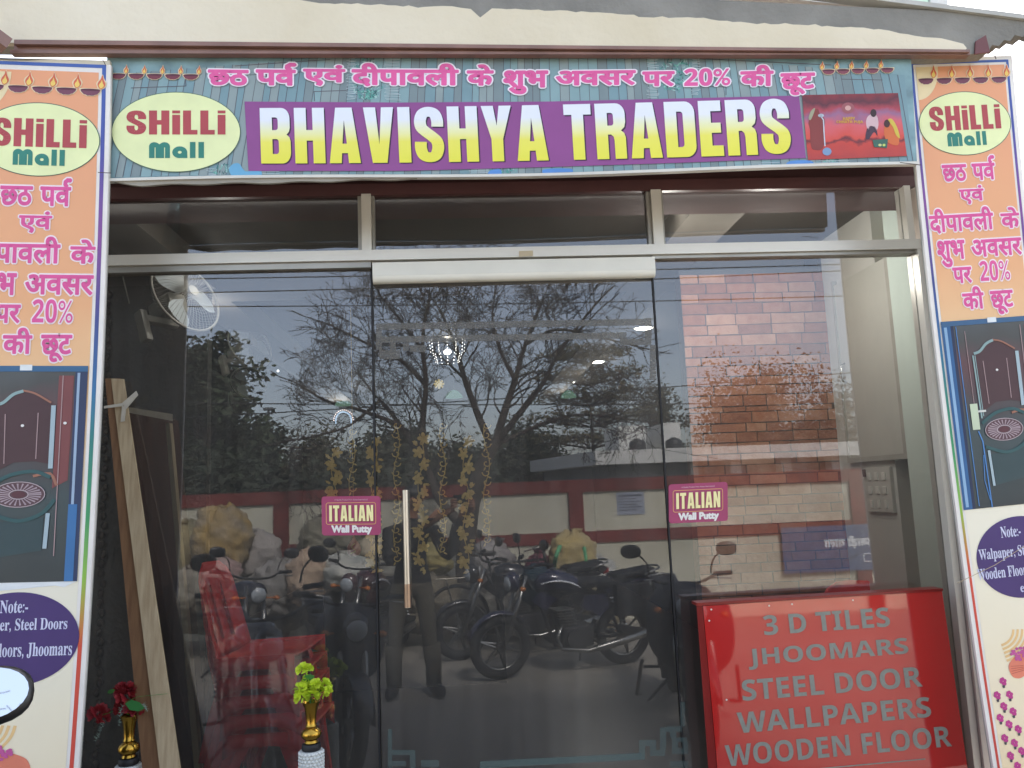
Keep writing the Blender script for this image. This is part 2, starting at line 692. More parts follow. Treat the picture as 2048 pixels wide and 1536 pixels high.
def rounded_mall(pr, name, box, lay, m):
    """the rounded heavy word: m a l l"""
    arch = lambda x0, x1, h: [(x1, 0), (x1, h - (x1 - x0) * .62)] + [((x0 + x1) / 2 + (x1 - x0) / 2 * math.cos(R_(a)), h - (x1 - x0) * .62 + (x1 - x0) * .62 * math.sin(R_(a))) for a in range(15, 180, 15)] + [(x0, h - (x1 - x0) * .62), (x0, 0)]
    # m: two arches with slits
    outer = [(0, 0), (0, .72)] + [(.33 - .33 * math.cos(R_(a)), .72 + .27 * math.sin(R_(a))) for a in range(15, 150, 15)] + [(.64, .86)] + [(.95 + .33 * math.cos(R_(a)), .72 + .27 * math.sin(R_(a))) for a in range(150, -1, -15)][1:] + [(1.28, 0), (.98, 0), (.98, .66), (.92, .66), (.92, 0), (.40, 0), (.40, .66), (.34, .66), (.34, 0)]
    a_o = [(1.88 + .46 * math.cos(R_(a)), .36 + .37 * math.sin(R_(a))) for a in range(0, 360, 15)]
    a_o = [q for q in a_o if not (q[0] > 1.9 and q[1] < .36)] 
    a_loop = [(2.34, 0), (2.34, .36)] + [(1.88 + .46 * math.cos(R_(a)), .36 + .37 * math.sin(R_(a))) for a in range(15, 271, 15)] + [(1.9, 0)]
    a_h = [(1.88 + .12 * math.cos(R_(a)), .36 + .09 * math.sin(R_(a))) for a in range(0, 360, 30)]
    l1 = [(2.5, 0), (2.84, 0), (2.84, 1), (2.5, 1)]
    l2 = [(3.02, 0), (3.36, 0), (3.36, 1), (3.02, 1)]
    s0, t0, s1, t1 = box
    g = lambda q: (s0 + q[0] / 3.36 * (s1 - s0), t1 - q[1] * (t1 - t0))
    return pr.polys(name, [[g(q) for q in outer], [[g(q) for q in a_loop], [g(q) for q in a_h]], [g(q) for q in l1], [g(q) for q in l2]], lay, m)


def slab(name, quad, Y0, Y1, m, parent=None, kind=None):
    """a solid whose front face is the pixel quad on plane Y0, going back to Y1"""
    a = [P(x, y, Y0) for x, y in quad]
    b = [Vector((p.x, Y1, p.z)) for p in a]
    return MB().hexa(a, b).build(name, m, parent, kind=kind)

# ------------------------------------------------------------------ common materials
def ink(h, k=.93):
    return mat('print_' + h.strip('#'), tuple(c * k for c in lin(h)), rough=.55, var=.05, scale=9, bump=.06, bscale=7)


def uvramp(name, stops, axis=1, rough=.5, noise_amt=0.0, col_noise=None, nscale=4):
    m = bpy.data.materials.new(name)
    m.use_nodes = True
    nt = m.node_tree
    b = nt.nodes['Principled BSDF']
    b.inputs['Roughness'].default_value = rough
    uvn = nt.nodes.new('ShaderNodeUVMap')
    sp = nt.nodes.new('ShaderNodeSeparateXYZ')
    nt.links.new(uvn.outputs[0], sp.inputs[0])
    v = sp.outputs[axis]
    tc = nt.nodes.new('ShaderNodeTexCoord')
    nz = nt.nodes.new('ShaderNodeTexNoise')
    nz.inputs['Scale'].default_value = nscale
    nz.inputs['Detail'].default_value = 4
    nt.links.new(tc.outputs['Object'], nz.inputs['Vector'])
    if noise_amt:
        ad = nt.nodes.new('ShaderNodeMath')
        ad.operation = 'MULTIPLY_ADD'
        ad.inputs[1].default_value = noise_amt
        nt.links.new(nz.outputs[0], ad.inputs[0])
        nt.links.new(v, ad.inputs[2])
        sb = nt.nodes.new('ShaderNodeMath')
        sb.operation = 'SUBTRACT'
        sb.inputs[1].default_value = noise_amt * .5
        nt.links.new(ad.outputs[0], sb.inputs[0])
        v = sb.outputs[0]
    cr = nt.nodes.new('ShaderNodeValToRGB')
    els = cr.color_ramp.elements
    while len(els) < len(stops):
        els.new(.5)
    for e, (p, c) in zip(els, stops):
        e.position = p
        e.color = (*[q * .93 for q in lin(c)], 1)
    nt.links.new(v, cr.inputs[0])
    nt.links.new(cr.outputs[0], b.inputs['Base Color'])
    n2 = nt.nodes.new('ShaderNodeTexNoise')
    n2.inputs['Scale'].default_value = 3.5
    nt.links.new(tc.outputs['Object'], n2.inputs['Vector'])
    bp = nt.nodes.new('ShaderNodeBump')
    bp.inputs['Strength'].default_value = .25
    bp.inputs['Distance'].default_value = .02
    nt.links.new(n2.outputs[0], bp.inputs['Height'])
    nt.links.new(bp.outputs[0], b.inputs['Normal'])
    return m


M_plaster = mat('beige_plaster', '#d9d2bf', .85, var=.07, scale=3, bump=.35, bscale=30)
M_cement = mat('grey_cement', '#86837c', .9, var=.16, scale=5, bump=.5, bscale=40)
M_maroon = mat('maroon_paint', '#4a2b2b', .85, var=.12, scale=4, bump=.08)
M_brown = mat('brown_steel', '#86655a', .42, var=.18, scale=8, bump=.12, bscale=50)
M_alu = mat('anodised_aluminium', '#d9d4ca', .38, metal=.25, var=.05, scale=3, stretch=(1, 1, .2))
M_alud = mat('aluminium_groove', '#5f5a55', .45, metal=.6, var=.06)
M_white = mat('white_rail', '#e2e0d6', .45, var=.04, scale=5, bump=.04)
M_dark = mat('black_rubber', '#17171a', .6, var=.2)
M_wallint = mat('grey_white_interior_paint', '#c8c7c0', .7, var=.05, scale=2)
M_green = mat('pale_green_paint', '#cfdcd4', .7, var=.04, scale=2)
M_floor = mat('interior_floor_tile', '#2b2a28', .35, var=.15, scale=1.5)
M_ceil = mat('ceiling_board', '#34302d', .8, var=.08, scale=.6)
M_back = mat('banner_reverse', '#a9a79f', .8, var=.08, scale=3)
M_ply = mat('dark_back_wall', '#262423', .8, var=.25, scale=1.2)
GF, GB = glass_mats()

# ------------------------------------------------------------------ ground and street
gb = MB()
gb.add([(-200, -220, 0), (200, -220, 0), (200, 260, 0), (-200, 260, 0)], [(0, 1, 2, 3)])
ground = gb.build('ground', mat('concrete_street', '#8d877c', .9, col2='#7a756b', scale=.9, bump=.5, bscale=20, detail=8), kind='structure')
FZ = .15
XL, XR = -2.9, 2.46
XS = 2.42
ZB = P(1024, 520).z       # underside of the transom bar = top of the door opening
ZT = P(1024, 500).z       # top of the transom bar
ZH = P(1000, 390).z       # bottom of the lintel
Zt_ = 3.25                # ceiling
YB = 11.5
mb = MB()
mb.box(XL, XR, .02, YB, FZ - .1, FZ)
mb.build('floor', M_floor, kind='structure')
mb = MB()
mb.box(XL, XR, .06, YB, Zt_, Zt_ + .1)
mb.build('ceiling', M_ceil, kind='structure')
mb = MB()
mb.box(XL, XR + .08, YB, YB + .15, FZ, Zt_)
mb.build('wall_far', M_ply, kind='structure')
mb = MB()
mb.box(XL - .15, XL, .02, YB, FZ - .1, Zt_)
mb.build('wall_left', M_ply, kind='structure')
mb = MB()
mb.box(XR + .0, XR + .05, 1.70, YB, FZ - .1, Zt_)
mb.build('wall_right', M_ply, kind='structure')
mb = MB()
mb.box(-3.4, 3.6, -.95, .02, 0, FZ - .004)
mb.build('pavement', M_cement, kind='structure')
# right interior wall: painted, greenish by the window
mb = MB()
xs0 = XS
mb.box(xs0, xs0 + .12, .90, 1.56, FZ, Zt_)
wr = mb.build('wall_right', M_wallint, kind='structure')
# ceiling beams near the window
mb = MB()
for a, b in (((250, 395), (420, 505)), ((330, 395), (480, 505))):
    pass
for x in (-1.9, 1.25):
    mb.box(x, x + .3, .06, YB, Zt_ - .14, Zt_ - .001)
mb.box(XL, XR, 1.9, 2.15, Zt_ - .16, Zt_ - .0015)
mb.build('ceiling_beam', mat('beam_paint', '#57524c', .8, var=.05), kind='structure')

# ------------------------------------------------------------------ the building front
bld = thing('shop_building', 'low plastered shop with a beige fascia band and grey cement roof edge above the banner', 'shop', (0, .2, 0))


def poly_px(pts, Y0, Y1):
    return MB().prism([P(x, y, Y0) for x, y in pts], Y0, Y1)


grey = [(-160, -160), (1300, -60), (1440, 0), (2048, 30), (2110, 44), (2100, 80), (2056, 62), (2046, 74), (2030, 70), (2020, 82), (2008, 80), (1998, 92), (1984, 90), (1975, 106), (1880, 112), (-160, 90)]
poly_px(grey, -.44, -.375).build('roof_edge', M_cement, bld)
rag = [(-160, 82), (-160, -60)]
random.seed(3)
base = [(-100, -40), (300, -20), (560, -6), (640, 6), (760, 10), (850, 14), (905, 12), (940, 20), (960, 34), (985, 18), (1060, 20), (1180, 24), (1280, 32), (1420, 38), (1500, 46), (1600, 48), (1700, 56), (1760, 58), (1800, 66), (1830, 72), (1870, 76), (1900, 80), (1925, 88), (1932, 96), (1924, 105)]
for i in range(len(base) - 1):
    (ax, ay), (bx, by) = base[i], base[i + 1]
    n = max(1, int((bx - ax) / 14))
    for k in range(n):
        t = k / n
        rag.append((ax + (bx - ax) * t + random.uniform(-3, 3), ay + (by - ay) * t + random.uniform(-2.2, 2.2)))
rag += [(1924, 105), (1800, 102), (-160, 84)]
M_fascia = mat('stained_beige_fascia', '#d2c5a8', .88, col2='#e6dcc6', scale=1.1, bump=.35, bscale=25, detail=9)
poly_px(rag, -.465, -.4405).build('plaster_band', M_fascia, bld)
# a light drip line along the top edge of the cement
slab('coping', [(1296, -66), (2110, 36), (2110, 45), (1296, -58)], -.455, -.40, mat('light_coping', '#b9b7b0', .8), bld)
M_soffit = mat('soffit_paint', '#4d3a38', .8, var=.15, scale=2)
zl = P(1000, 340).z
MB().box(-3.4, 2.5, .0, .30, ZH, 3.5).build('lintel', M_maroon, bld)
MB().box(-3.4, 2.1, -.34, -.002, P(1000, 330).z, P(1000, 330).z + .06).build('soffit', M_soffit, bld)
MB().box(-3.6, -2.9, -.2, .3, 0, 4.2).build('side_wall', M_plaster, bld)
MB().box(-3.6, 2.52, .3, 12, Zt_ + .12, Zt_ + .3).build('roof', M_cement, bld)
MB().box(-3.6, -3.1, .3, 12, 0, Zt_ + .1).build('side_wall', M_plaster, bld)
MB().box(2.56, 2.62, .0, 12, 0, Zt_ + .1).build('side_wall', M_plaster, bld)
# lower lip of the lintel
MB().box(-2.9, 2.5, -.03, -.001, ZH - .002, ZH + .05).build('lintel_lip', mat('maroon_lip', '#563030', .45), bld)

# upper storey: pale green board in a grey frame
up = thing('upper_signboard', 'pale green board in a thin white frame above the roof edge', 'signboard', (1.5, .5, 4.6))
slab('board_face', [(1120, -160), (1846, -160), (1858, 20), (1180, -50)], -.30, -.26, mat('pale_green_board', '#cfe8cf', .5, col2='#d9ecd6', scale=2), up)
slab('board_frame', [(1100, -60), (1862, 20), (1862, 27), (1100, -52)], -.32, -.25, mat('white_frame', '#dedbd2', .5), up)
slab('board_post', [(1858, -160), (1898, -160), (1896, 16), (1862, 16)], -.31, -.22, mat('post_grey', '#cfcdc8', .6), up)

# brown steel channel above the banner
ch = thing('steel_channel', 'long brown painted steel channel running above the main banner', 'steel beam', (0, -.45, 3.4))
slab('channel_flange', [(28, 79), (1940, 99), (1940, 104), (28, 88)], -.475, -.43, M_brown, ch)
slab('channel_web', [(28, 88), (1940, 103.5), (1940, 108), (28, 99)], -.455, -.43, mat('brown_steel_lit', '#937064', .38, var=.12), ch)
slab('channel_flange', [(20, 99), (1940, 107), (1940, 110), (20, 106)], -.462, -.43, M_brown, ch)
st = MB()
st.tube([P(14, 92, -.5), P(14, 92, -.5) + Vector((-.55, -.6, .35))], .035, n=4)
br = st.build('brown_strut', M_brown)
tag(br, 'dark brown square steel strut at the top corner beside the channel', 'strut')
br2 = poly_px([(1952, 82), (1972, 70), (1980, 104), (1950, 108)], -.452, -.445).build('steel_bracket', mat('maroon_bracket', '#6a3a3a', .5))
tag(br2, 'small maroon steel bracket under the ragged roof edge', 'bracket')
pw = slab('plaster_strip', [(-160, 112), (110, 118), (220, 121), (220, 134), (-160, 134)], -.435, -.40, M_plaster, bld)

# ------------------------------------------------------------------ shopfront
fr = thing('shopfront_frame', 'aluminium framed glass shopfront with three transom panes and two side panes', 'shopfront', (0, 0, FZ))
xm1, xm2 = P(717, 450).x, P(748, 450).x
xm3, xm4 = P(1293, 440).x, P(1324, 440).x
xr0, xr1 = P(1824, 505).x, P(1846, 505).x
xd0, xd1 = P(750, 800).x, P(1318, 800).x
b_ = MB().box(XL, xr1, -.045, .045, ZB, ZT)
b_.build('transom_bar', M_alu, fr)
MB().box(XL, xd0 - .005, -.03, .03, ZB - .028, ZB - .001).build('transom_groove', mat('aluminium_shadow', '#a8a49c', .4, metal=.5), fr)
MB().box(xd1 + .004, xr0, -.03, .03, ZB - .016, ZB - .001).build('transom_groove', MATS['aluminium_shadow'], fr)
for a, b in ((xm1, xm2), (xm3, xm4)):
    m_ = MB().box(a + .018, b - .008, -.04, .04, ZT + .001, ZH)
    m_.build('mullion', M_alu, fr)
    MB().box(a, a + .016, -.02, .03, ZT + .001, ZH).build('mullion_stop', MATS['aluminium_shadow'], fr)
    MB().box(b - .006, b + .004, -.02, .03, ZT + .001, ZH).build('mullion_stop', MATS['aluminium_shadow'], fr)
MB().box(xr0, xr0 + .030, -.045, .045, FZ, ZB - .001).build('side_stile', M_alu, fr)
MB().box(xr0 + .034, xr0 + .062, -.06, .045, FZ, ZH).build('side_stile', mat('stile_pinkish', '#cdc1b6', .4, metal=.2), fr)
MB().box(xr0 - .030, xr0 + .0, -.04, .04, ZT + .001, ZH).build('side_stile', M_alu, fr)
MB().box(xr0 + .066, XR, -.055, .04, FZ, ZH).build('side_cover', mat('grey_cover', '#b3b0aa', .5, var=.1), fr)


def pane(name, x0, x1, z0, z1, parent, y=0.0):
    m = MB()
    m.box(x0, x1, y, y + .010, z0, z1)
    m.mi = [1] * 6
    m.mi[4] = 0   # the face towards -y
    # find the face whose vertices all have y == y
    for i, f in enumerate(m.f):
        m.mi[i] = 0 if all(abs(m.v[j][1] - y) < 1e-9 for j in f) else 1
    return m.build(name, [GF, GB], parent)


pane('window_pane', XL, xm1, ZT, ZH, fr)
pane('window_pane', xm2, xm3, ZT, ZH, fr)
pane('window_pane', xm4, xr0 - .03, ZT, ZH, fr)
pane('window_pane', XL, xd0 - .010, FZ + .01, ZB - .028, fr)
pane('window_pane', xd1 + .010, xr0, FZ + .01, ZB - .016, fr)
tp = slab('tape_patch', [(1038, 502), (1066, 501), (1066, 512), (1038, 513)], -.0475, -.0455, mat('beige_tape', '#bdae93', .6), fr)

door = thing('glass_door', 'frameless glass shop door with white top rail and steel pull handle', 'door', ((xd0 + xd1) / 2, 0, FZ))
pane('door_pane', xd0 + .002, xd1 - .002, FZ + .02, ZB - .02, door, -.004)
for x in (xd0 - .006, xd1 + .006):
    MB().box(x - .004, x + .004, -.004, .008, FZ, ZB - .01).build('gasket', M_dark, door)
xa, xb = P(748, 550).x, P(1305, 550).x
zt1, zt0 = P(1024, 527).z, P(1024, 566).z
rail = MB().box(xa, xb, -.06, -.005, zt0 + .03, zt1)
rail.build('top_rail', M_white, door)
rb = MB()
rb.tube([(xa, -.031, zt0 + .028), (xb, -.031, zt0 + .028)], .028, n=16)
rb.build('rail_roll', mat('white_roll', '#e9e6da', .4, var=.04), door, smooth=60)
# pull handle
hx = P(813, 1100, -.05).x
hz1, hz0 = P(812, 980, -.05).z, P(817, 1215, -.05).z
MB().tube([(hx, -.05, hz0), (hx, -.05, hz1)], .0125, n=16).build('pull_handle', mat('brushed_steel', '#c9c4bb', .28, metal=1, var=.05), door, smooth=50)
MB().tube([(hx, -.05, hz0 + .001), (hx, -.05, hz0 + .095)], .0132, n=16).build('handle_sleeve', mat('sleeve_copper', '#a98f7a', .35, metal=.8), door, smooth=50)
for z in (hz0 + .12, hz1 - .12):
    MB().tube([(hx, -.05, z), (hx, -.002, z)], .008, n=10).build('handle_standoff', MATS['brushed_steel'], door, smooth=50)

# frosted bands and key pattern stuck on the door glass
def frost(name, tr, col, rough=.5):
    m = bpy.data.materials.new(name)
    m.use_nodes = True
    nt = m.node_tree
    nt.nodes.clear()
    o = nt.nodes.new('ShaderNodeOutputMaterial')
    d = nt.nodes.new('ShaderNodeBsdfDiffuse')
    d.inputs[0].default_value = (*lin(col), 1)
    t = nt.nodes.new('ShaderNodeBsdfTransparent')
    g = nt.nodes.new('ShaderNodeTexNoise')
    g.inputs['Scale'].default_value = 40
    mx = nt.nodes.new('ShaderNodeMixShader')
    mr = nt.nodes.new('ShaderNodeMapRange')
    mr.inputs[3].default_value = tr - .06
    mr.inputs[4].default_value = tr + .06
    nt.links.new(g.outputs[0], mr.inputs[0])
    nt.links.new(mr.outputs[0], mx.inputs[0])
    nt.links.new(t.outputs[0], mx.inputs[1])
    nt.links.new(d.outputs[0], mx.inputs[2])
    nt.links.new(mx.outputs[0], o.inputs[0])
    return m


M_frost = frost('frosted_film', .62, '#7c7a76')
M_frostg = frost('frosted_film_low', .38, '#6f807c')
pid = lambda a, b: (a, b)
dp = Print(pid, -.0055, door)
rect = lambda x0, y0, x1, y1, sl=0: [(x0, y0), (x1, y0 + sl * (x1 - x0)), (x1, y1 + sl * (x1 - x0)), (x0, y1)]
dp.polys('etched_band', [rect(752, 647, 1290, 660, -.018), rect(760, 673, 1240, 686, -.018),
                         rect(1240, 664, 1253, 690), rect(1253, 678, 1290, 690), rect(1290, 636, 1303, 690), rect(1300, 690, 1312, 760, 0),
                         rect(752, 660, 764, 700), rect(780, 673, 792, 710), rect(758, 700, 800, 718), rect(806, 686, 818, 702), rect(820, 690, 852, 704)], 0, M_frost)
dp.polys('etched_key', [rect(960, 1536, 1290, 1522, -.05)[::-1], [(960, 1524), (1280, 1506), (1280, 1519), (960, 1537)], rect(1278, 1480, 1312, 1492), rect(1278, 1492, 1290, 1519), rect(1300, 1492, 1312, 1512),
                        rect(1312, 1500, 1330, 1512), rect(1320, 1455, 1332, 1500), rect(1332, 1453, 1364, 1464), rect(1361, 1404, 1370, 1453), rect(1344, 1475, 1374, 1484), rect(1344, 1484, 1356, 1508), rect(1366, 1484, 1376, 1508), rect(1356, 1496, 1366, 1508),
                        rect(1352, 1464, 1340, 1475)[::-1], rect(1340, 1522, 1376, 1534),
                        rect(776, 1458, 784, 1535), rect(784, 1500, 830, 1510), rect(820, 1510, 831, 1536), rect(784, 1522, 812, 1532), rect(842, 1520, 878, 1534)], 0, M_frostg)

# ------------------------------------------------------------------ stickers on the glass
def sticker(ox, oy, sl, label):
    t = thing('glass_sticker', label, 'sticker', P(ox + 60, oy + 40, -.008))
    pr = Print(lambda a, b: (ox + a + b * .012, oy + b + a * sl), -.0075, t)
    pk = ink('#a8446a')
    out = [(q[0], q[1]) for q in rr(0, 0, 118, 78, 6)]
    pr.polys('sheet', [out], 1, pk)
    pr.ribbons('border_line', [(rr(9, 13, 108, 56, 4) + rr(9, 13, 108, 56, 4)[:1], .6)], 2, ink('#e8b070'))
    block_text(pr, 'lettering', 'ITALIAN', (15, 18, 103, 50), 3, ink('#8c2a3a'), gap=.10, dx=1.5, dy=1.2)
    block_text(pr, 'lettering', 'ITALIAN', (15, 18, 103, 50), 4, ink('#fdf0b0'), gap=.10)
    pr.text('lettering', 'Wall Putty', (20, 59, 99, 76), 4, ink('#f2ece6'), bold=.06)
    pr.text('small_print', 'A Quality Product From Action International', (26, 5.5, 92, 9.2), 3, ink('#e3b9c4'), bold=.015)
    return t


sticker(643, 993, -.010, 'pink putty sticker on the side pane just before the pull handle')
sticker(1337, 969, -.045, 'pink putty sticker on the pane in front of the brick wallpaper')

# ------------------------------------------------------------------ the main banner
ban = thing('main_banner', 'wide teal cloth banner with purple name panel and pink lettering above the door', 'banner', P(1020, 240, -.42))
bp_ = Print(pid, -.42, ban)


def banner_bg():
    m = bpy.data.materials.new('teal_plank_print')
    m.use_nodes = True
    nt = m.node_tree
    b = nt.nodes['Principled BSDF']
    b.inputs['Roughness'].default_value = .5
    uvn = nt.nodes.new('ShaderNodeUVMap')
    mp = nt.nodes.new('ShaderNodeMapping')
    mp.inputs['Scale'].default_value = (1, 1, 1)
    nt.links.new(uvn.outputs[0], mp.inputs[0])
    nz = nt.nodes.new('ShaderNodeTexNoise')
    nz.inputs['Scale'].default_value = 3.0
    nz.inputs['Detail'].default_value = 5
    nt.links.new(mp.outputs[0], nz.inputs['Vector'])
    cr = nt.nodes.new('ShaderNodeValToRGB')
    cr.color_ramp.elements[0].position = .3
    cr.color_ramp.elements[1].position = .7
    cr.color_ramp.elements[0].color = (*lin('#6c868c'), 1)
    cr.color_ramp.elements[1].color = (*lin('#8fb2b8'), 1)
    nt.links.new(nz.outputs[0], cr.inputs[0])
    nt.links.new(cr.outputs[0], b.inputs['Base Color'])
    tc = nt.nodes.new('ShaderNodeTexCoord')
    n2 = nt.nodes.new('ShaderNodeTexNoise')
    n2.inputs['Scale'].default_value = 2.5
    nt.links.new(tc.outputs['Object'], n2.inputs['Vector'])
    bp = nt.nodes.new('ShaderNodeBump')
    bp.inputs['Strength'].default_value = .35
    bp.inputs['Distance'].default_value = .03
    nt.links.new(n2.outputs[0], bp.inputs['Height'])
    nt.links.new(bp.outputs[0], b.inputs['Normal'])
    return m


def bot(x):   # lower edge of the banner in the photo, slightly sagging
    t = (x - 217) / (1825 - 217)
    return 358 - 33 * t + 4 * math.sin(t * math.pi) - 3 * math.sin(t * 9)


top = lambda x: 115 - 3 * math.sin((x - 219) / 1593 * math.pi)
xs = [214 + (1822 - 214) * i / 40 for i in range(41)]
sheet = [(x, top(x)) for x in xs] + [(x + 12 * (x - 214) / 1608, bot(x)) for x in xs[::-1]]
bg = MB().prism([P(x, y, -.42) for x, y in sheet], -.42, -.412)
uvs = []
for v in bg.v:
    uvs.append((v[0] * 3, v[2] * 3))
bg.build('cloth', banner_bg(), ban, uv=uvs)
MB().prism([P(x, y, -.41) for x, y in sheet], -.4095, -.405).build('reverse_side', M_back, ban)
# printed planks: strips of slightly different teal and joints
random.seed(11)
strips, joints = {0: [], 1: [], 2: [], 3: []}, []
fan_c = (1020, -900)
x = 214
while x < 1815:
    w = random.uniform(13, 21)
    lean = (x - 1020) * .16 + (20 if x < 500 else 0) - (12 if x > 1600 else 0)
    y0, y1 = top(x) + 1, bot(x) - 2
    if x < 560: y0 = 150 - (x - 214) * .08
    elif x > 1480: y0 = 122 + (x - 1480) * .09
    f = lambda y: (y - 115) / 240
    pl = [(x + lean * -f(y0) * -.5, y0), (x + w + lean * -f(y0) * -.5, y0), (min(1826, x + w + lean * f(y1) * .5), y1), (min(1826, x + lean * f(y1) * .5), y1)]
    if pl[1][0] < 1812:
        strips[random.randrange(4)].append(pl)
        joints.append(([pl[0], pl[3]], .55))
    x += w
for k, c in enumerate(('#7d9ca4', '#8aa8ac', '#93a2a2', '#7f8f92')):
    bp_.polys('teal_print', strips[k], 1 + .22 * k, ink(c))
bp_.ribbons('printed_joint', joints + [([(470, 132), (660, 119)], .7), ([(500, 150), (720, 137)], .6), ([(262, 176), (372, 172)], .8), ([(370, 148), (372, 172)], .8), ([(1390, 117), (1662, 130)], .7), ([(1672, 158), (1765, 160)], .7), ([(1672, 112), (1672, 158)], .7), ([(628, 183), (693, 181)], .8), ([(628, 183), (629, 202)], .8), ([(1392, 172), (1452, 174)], .8), ([(1452, 174), (1452, 190)], .8)], 2, ink('#5c5a62'))
# printed foliage and fringe patches
leafs = {0: [], 1: [], 2: [], 3: []}
for cx, cy, rx, ry, n in ((735, 158, 34, 42, 190), (1352, 150, 34, 36, 170), (448, 342, 26, 14, 60), (735, 190, 22, 10, 60), (1005, 342, 30, 6, 40), (1660, 322, 20, 6, 30)):
    for i in range(n):
        a, r = random.uniform(0, 6.28), math.sqrt(random.random())
        px_, py_ = cx + math.cos(a) * r * rx, cy + math.sin(a) * r * ry
        if not top(px_) + 2 < py_ < bot(px_) - 3: continue
        l, an, w = random.uniform(3, 7), random.uniform(0, 3.14), random.uniform(.6, 1.6)
        dx, dy = math.cos(an), math.sin(an)
        leafs[random.choice((0, 0, 1, 2, 3))].append([(px_ - dx * l, py_ - dy * l), (px_ - dy * w, py_ + dx * w), (px_ + dx * l * .6, py_ + dy * l * .6), (px_ + dy * w, py_ - dx * w)])
for k, c in enumerate(('#5aa298', '#7fc4b4', '#3f6f70', '#a9ccc8')):
    bp_.polys('printed_foliage', leafs[k], 3, ink(c))
fr_ = []
for cx0, cx1, cy0, cy1 in ((695, 712, 118, 200), (770, 800, 118, 200), (1296, 1316, 116, 196), (1384, 1398, 116, 190), (500, 560, 344, 353), (415, 432, 338, 354), (940, 975, 338, 350), (1520, 1560, 326, 338), (1600, 1700, 322, 334)):
    y = cy0
    while y < cy1:
        fr_.append(([(cx0 + random.uniform(-3, 3), y), (cx1 + random.uniform(-3, 3), y + random.uniform(-2, 2))], .45))
        y += 2.8
bp_.ribbons('printed_fringe', fr_, 4, ink('#c3d2d6'))
bp_.polys('printed_cloth_figure', [smooth_line([(462, 351), (458, 338), (466, 328), (478, 327), (486, 338), (494, 343), (510, 338), (522, 341), (524, 352)], 4)], 5, ink('#6fb0d4'))
bp_.polys('printed_cloth_figure', [smooth_line([(975, 350), (980, 341), (1000, 338), (1004, 349)], 3), smooth_line([(1085, 346), (1090, 338), (1140, 337), (1146, 344)], 3), smooth_line([(1570, 332), (1580, 322), (1620, 321), (1630, 330)], 3)], 5, ink('#5a8fd0'))


def diyas(pr, items, lay, flip=1, bowlc='#7d3a48'):
    """items: (cx, cy, half width, height, flame height)"""
    halo, bowl, rim, fl, fl2 = [], [], [], [], []
    for cx, cy, hw, h, fh in items:
        b = [(cx + hw * math.cos(R_(a)), cy + h * math.sin(R_(a)) * (1 + .06 * math.sin(a * .3))) for a in range(0, 181, 12)]
        halo.append([(cx + (q[0] - cx) * 1.12, cy - 1.5 + (q[1] - cy) * 1.15 + (1 if q[1] > cy else -.5)) for q in b])
        bowl.append(b)
        rim.append([(cx + hw * math.cos(R_(a)), cy + .4 + 1.8 * math.sin(R_(a))) for a in range(0, 360, 20)])
        fx, fy = cx + hw * 1.05 * flip, cy - 1
        shape = [(0, 0), (.34, -.18), (.42, -.4), (.25, -.66), (.12, -1), (-.02, -.72), (-.26, -.5), (-.34, -.3), (-.2, -.08)]
        fl.append(smooth_line([(fx + q[0] * fh * .62, fy + q[1] * fh) for q in shape], 3, True))
        fl2.append(smooth_line([(fx + q[0] * fh * .4, fy - fh * .05 + q[1] * fh * .6) for q in shape], 3, True))
    pr.polys('printed_glow', halo + [[(sum(p[0] for p in f) / len(f) + (q[0] - sum(p[0] for p in f) / len(f)) * 1.35, q[1] + (1.2 if q[1] > max(p[1] for p in f) - 5 else -1.2)) for q in f] for f in fl], lay, ink('#efd9b0'))
    pr.polys('printed_diya', bowl, lay + 1, ink(bowlc))
    pr.polys('printed_diya_rim', rim, lay + 2, ink('#5a2a3c'))
    pr.polys('printed_flame', fl, lay + 1.5, ink('#d9694a'))
    pr.polys('printed_flame_core', fl2, lay + 2.2, ink('#f4cf6a'))


diyas(bp_, [(236 + 36.4 * i, 148 + .4 * i, 15, 10, 17) for i in range(5)], 6)
diyas(bp_, [(1657 + 29.4 * i, 140 - .8 * i, 12.5, 9, 16) for i in range(5)], 6, -1, '#8a4a58')


def logo(pr, c, r, box1, box2, lay):
    pr.ellipse('logo_rim', c, (r[0] + 1.3, r[1] + 1.3), lay, ink('#3f6a58'))
    pr.ellipse('logo_oval', c, r, lay + 1, ink('#eef4b8'))
    block_text(pr, 'lettering', 'SHiLLi', box1, lay + 2, ink('#b5474d'), gap=.09)
    rounded_mall(pr, 'lettering', box2, lay + 2, ink('#2f8272'))


logo(bp_, (352, 264), (128, 79), (253, 221, 451, 269), (298, 284, 408, 316), 6)
# purple panel with the gradient name
pur = [(489, 203), (800, 205), (1100, 203), (1350, 197), (1598, 191), (1612, 316), (1350, 326), (1100, 334), (800, 342), (497, 342)]
bp_.polys('purple_panel', [pur], 6, ink('#934c8e'))
M_grad = uvramp('name_gradient', [(0, '#efe94a'), (.38, '#f3ec62'), (.60, '#f3f3c4'), (.78, '#eef1f8'), (1, '#eef2fa')], 1, .5)


def nm(a, b):
    """slightly climbing, slightly growing line of the name, as it hangs"""
    t = (a - 520) / (1582 - 520)
    y = b - 214
    climb = -2 * t - 18 * t * t
    return (a + y * (.06 + .10 * t) * .5 - 3, 214 + y * (1 - .0 * t) + climb + 0)


npnt = Print(nm, -.42, ban)
block_text(npnt, 'name_shadow', 'BHAVISHYA TRADERS', (522, 217, 1578, 327), 7, ink('#3c1c3e'), gap=.085, dx=2.5, dy=2, space=.27)
block_text(npnt, 'name_lettering', 'BHAVISHYA TRADERS', (522, 216, 1578, 327), 8, M_grad, gap=.085, space=.27)


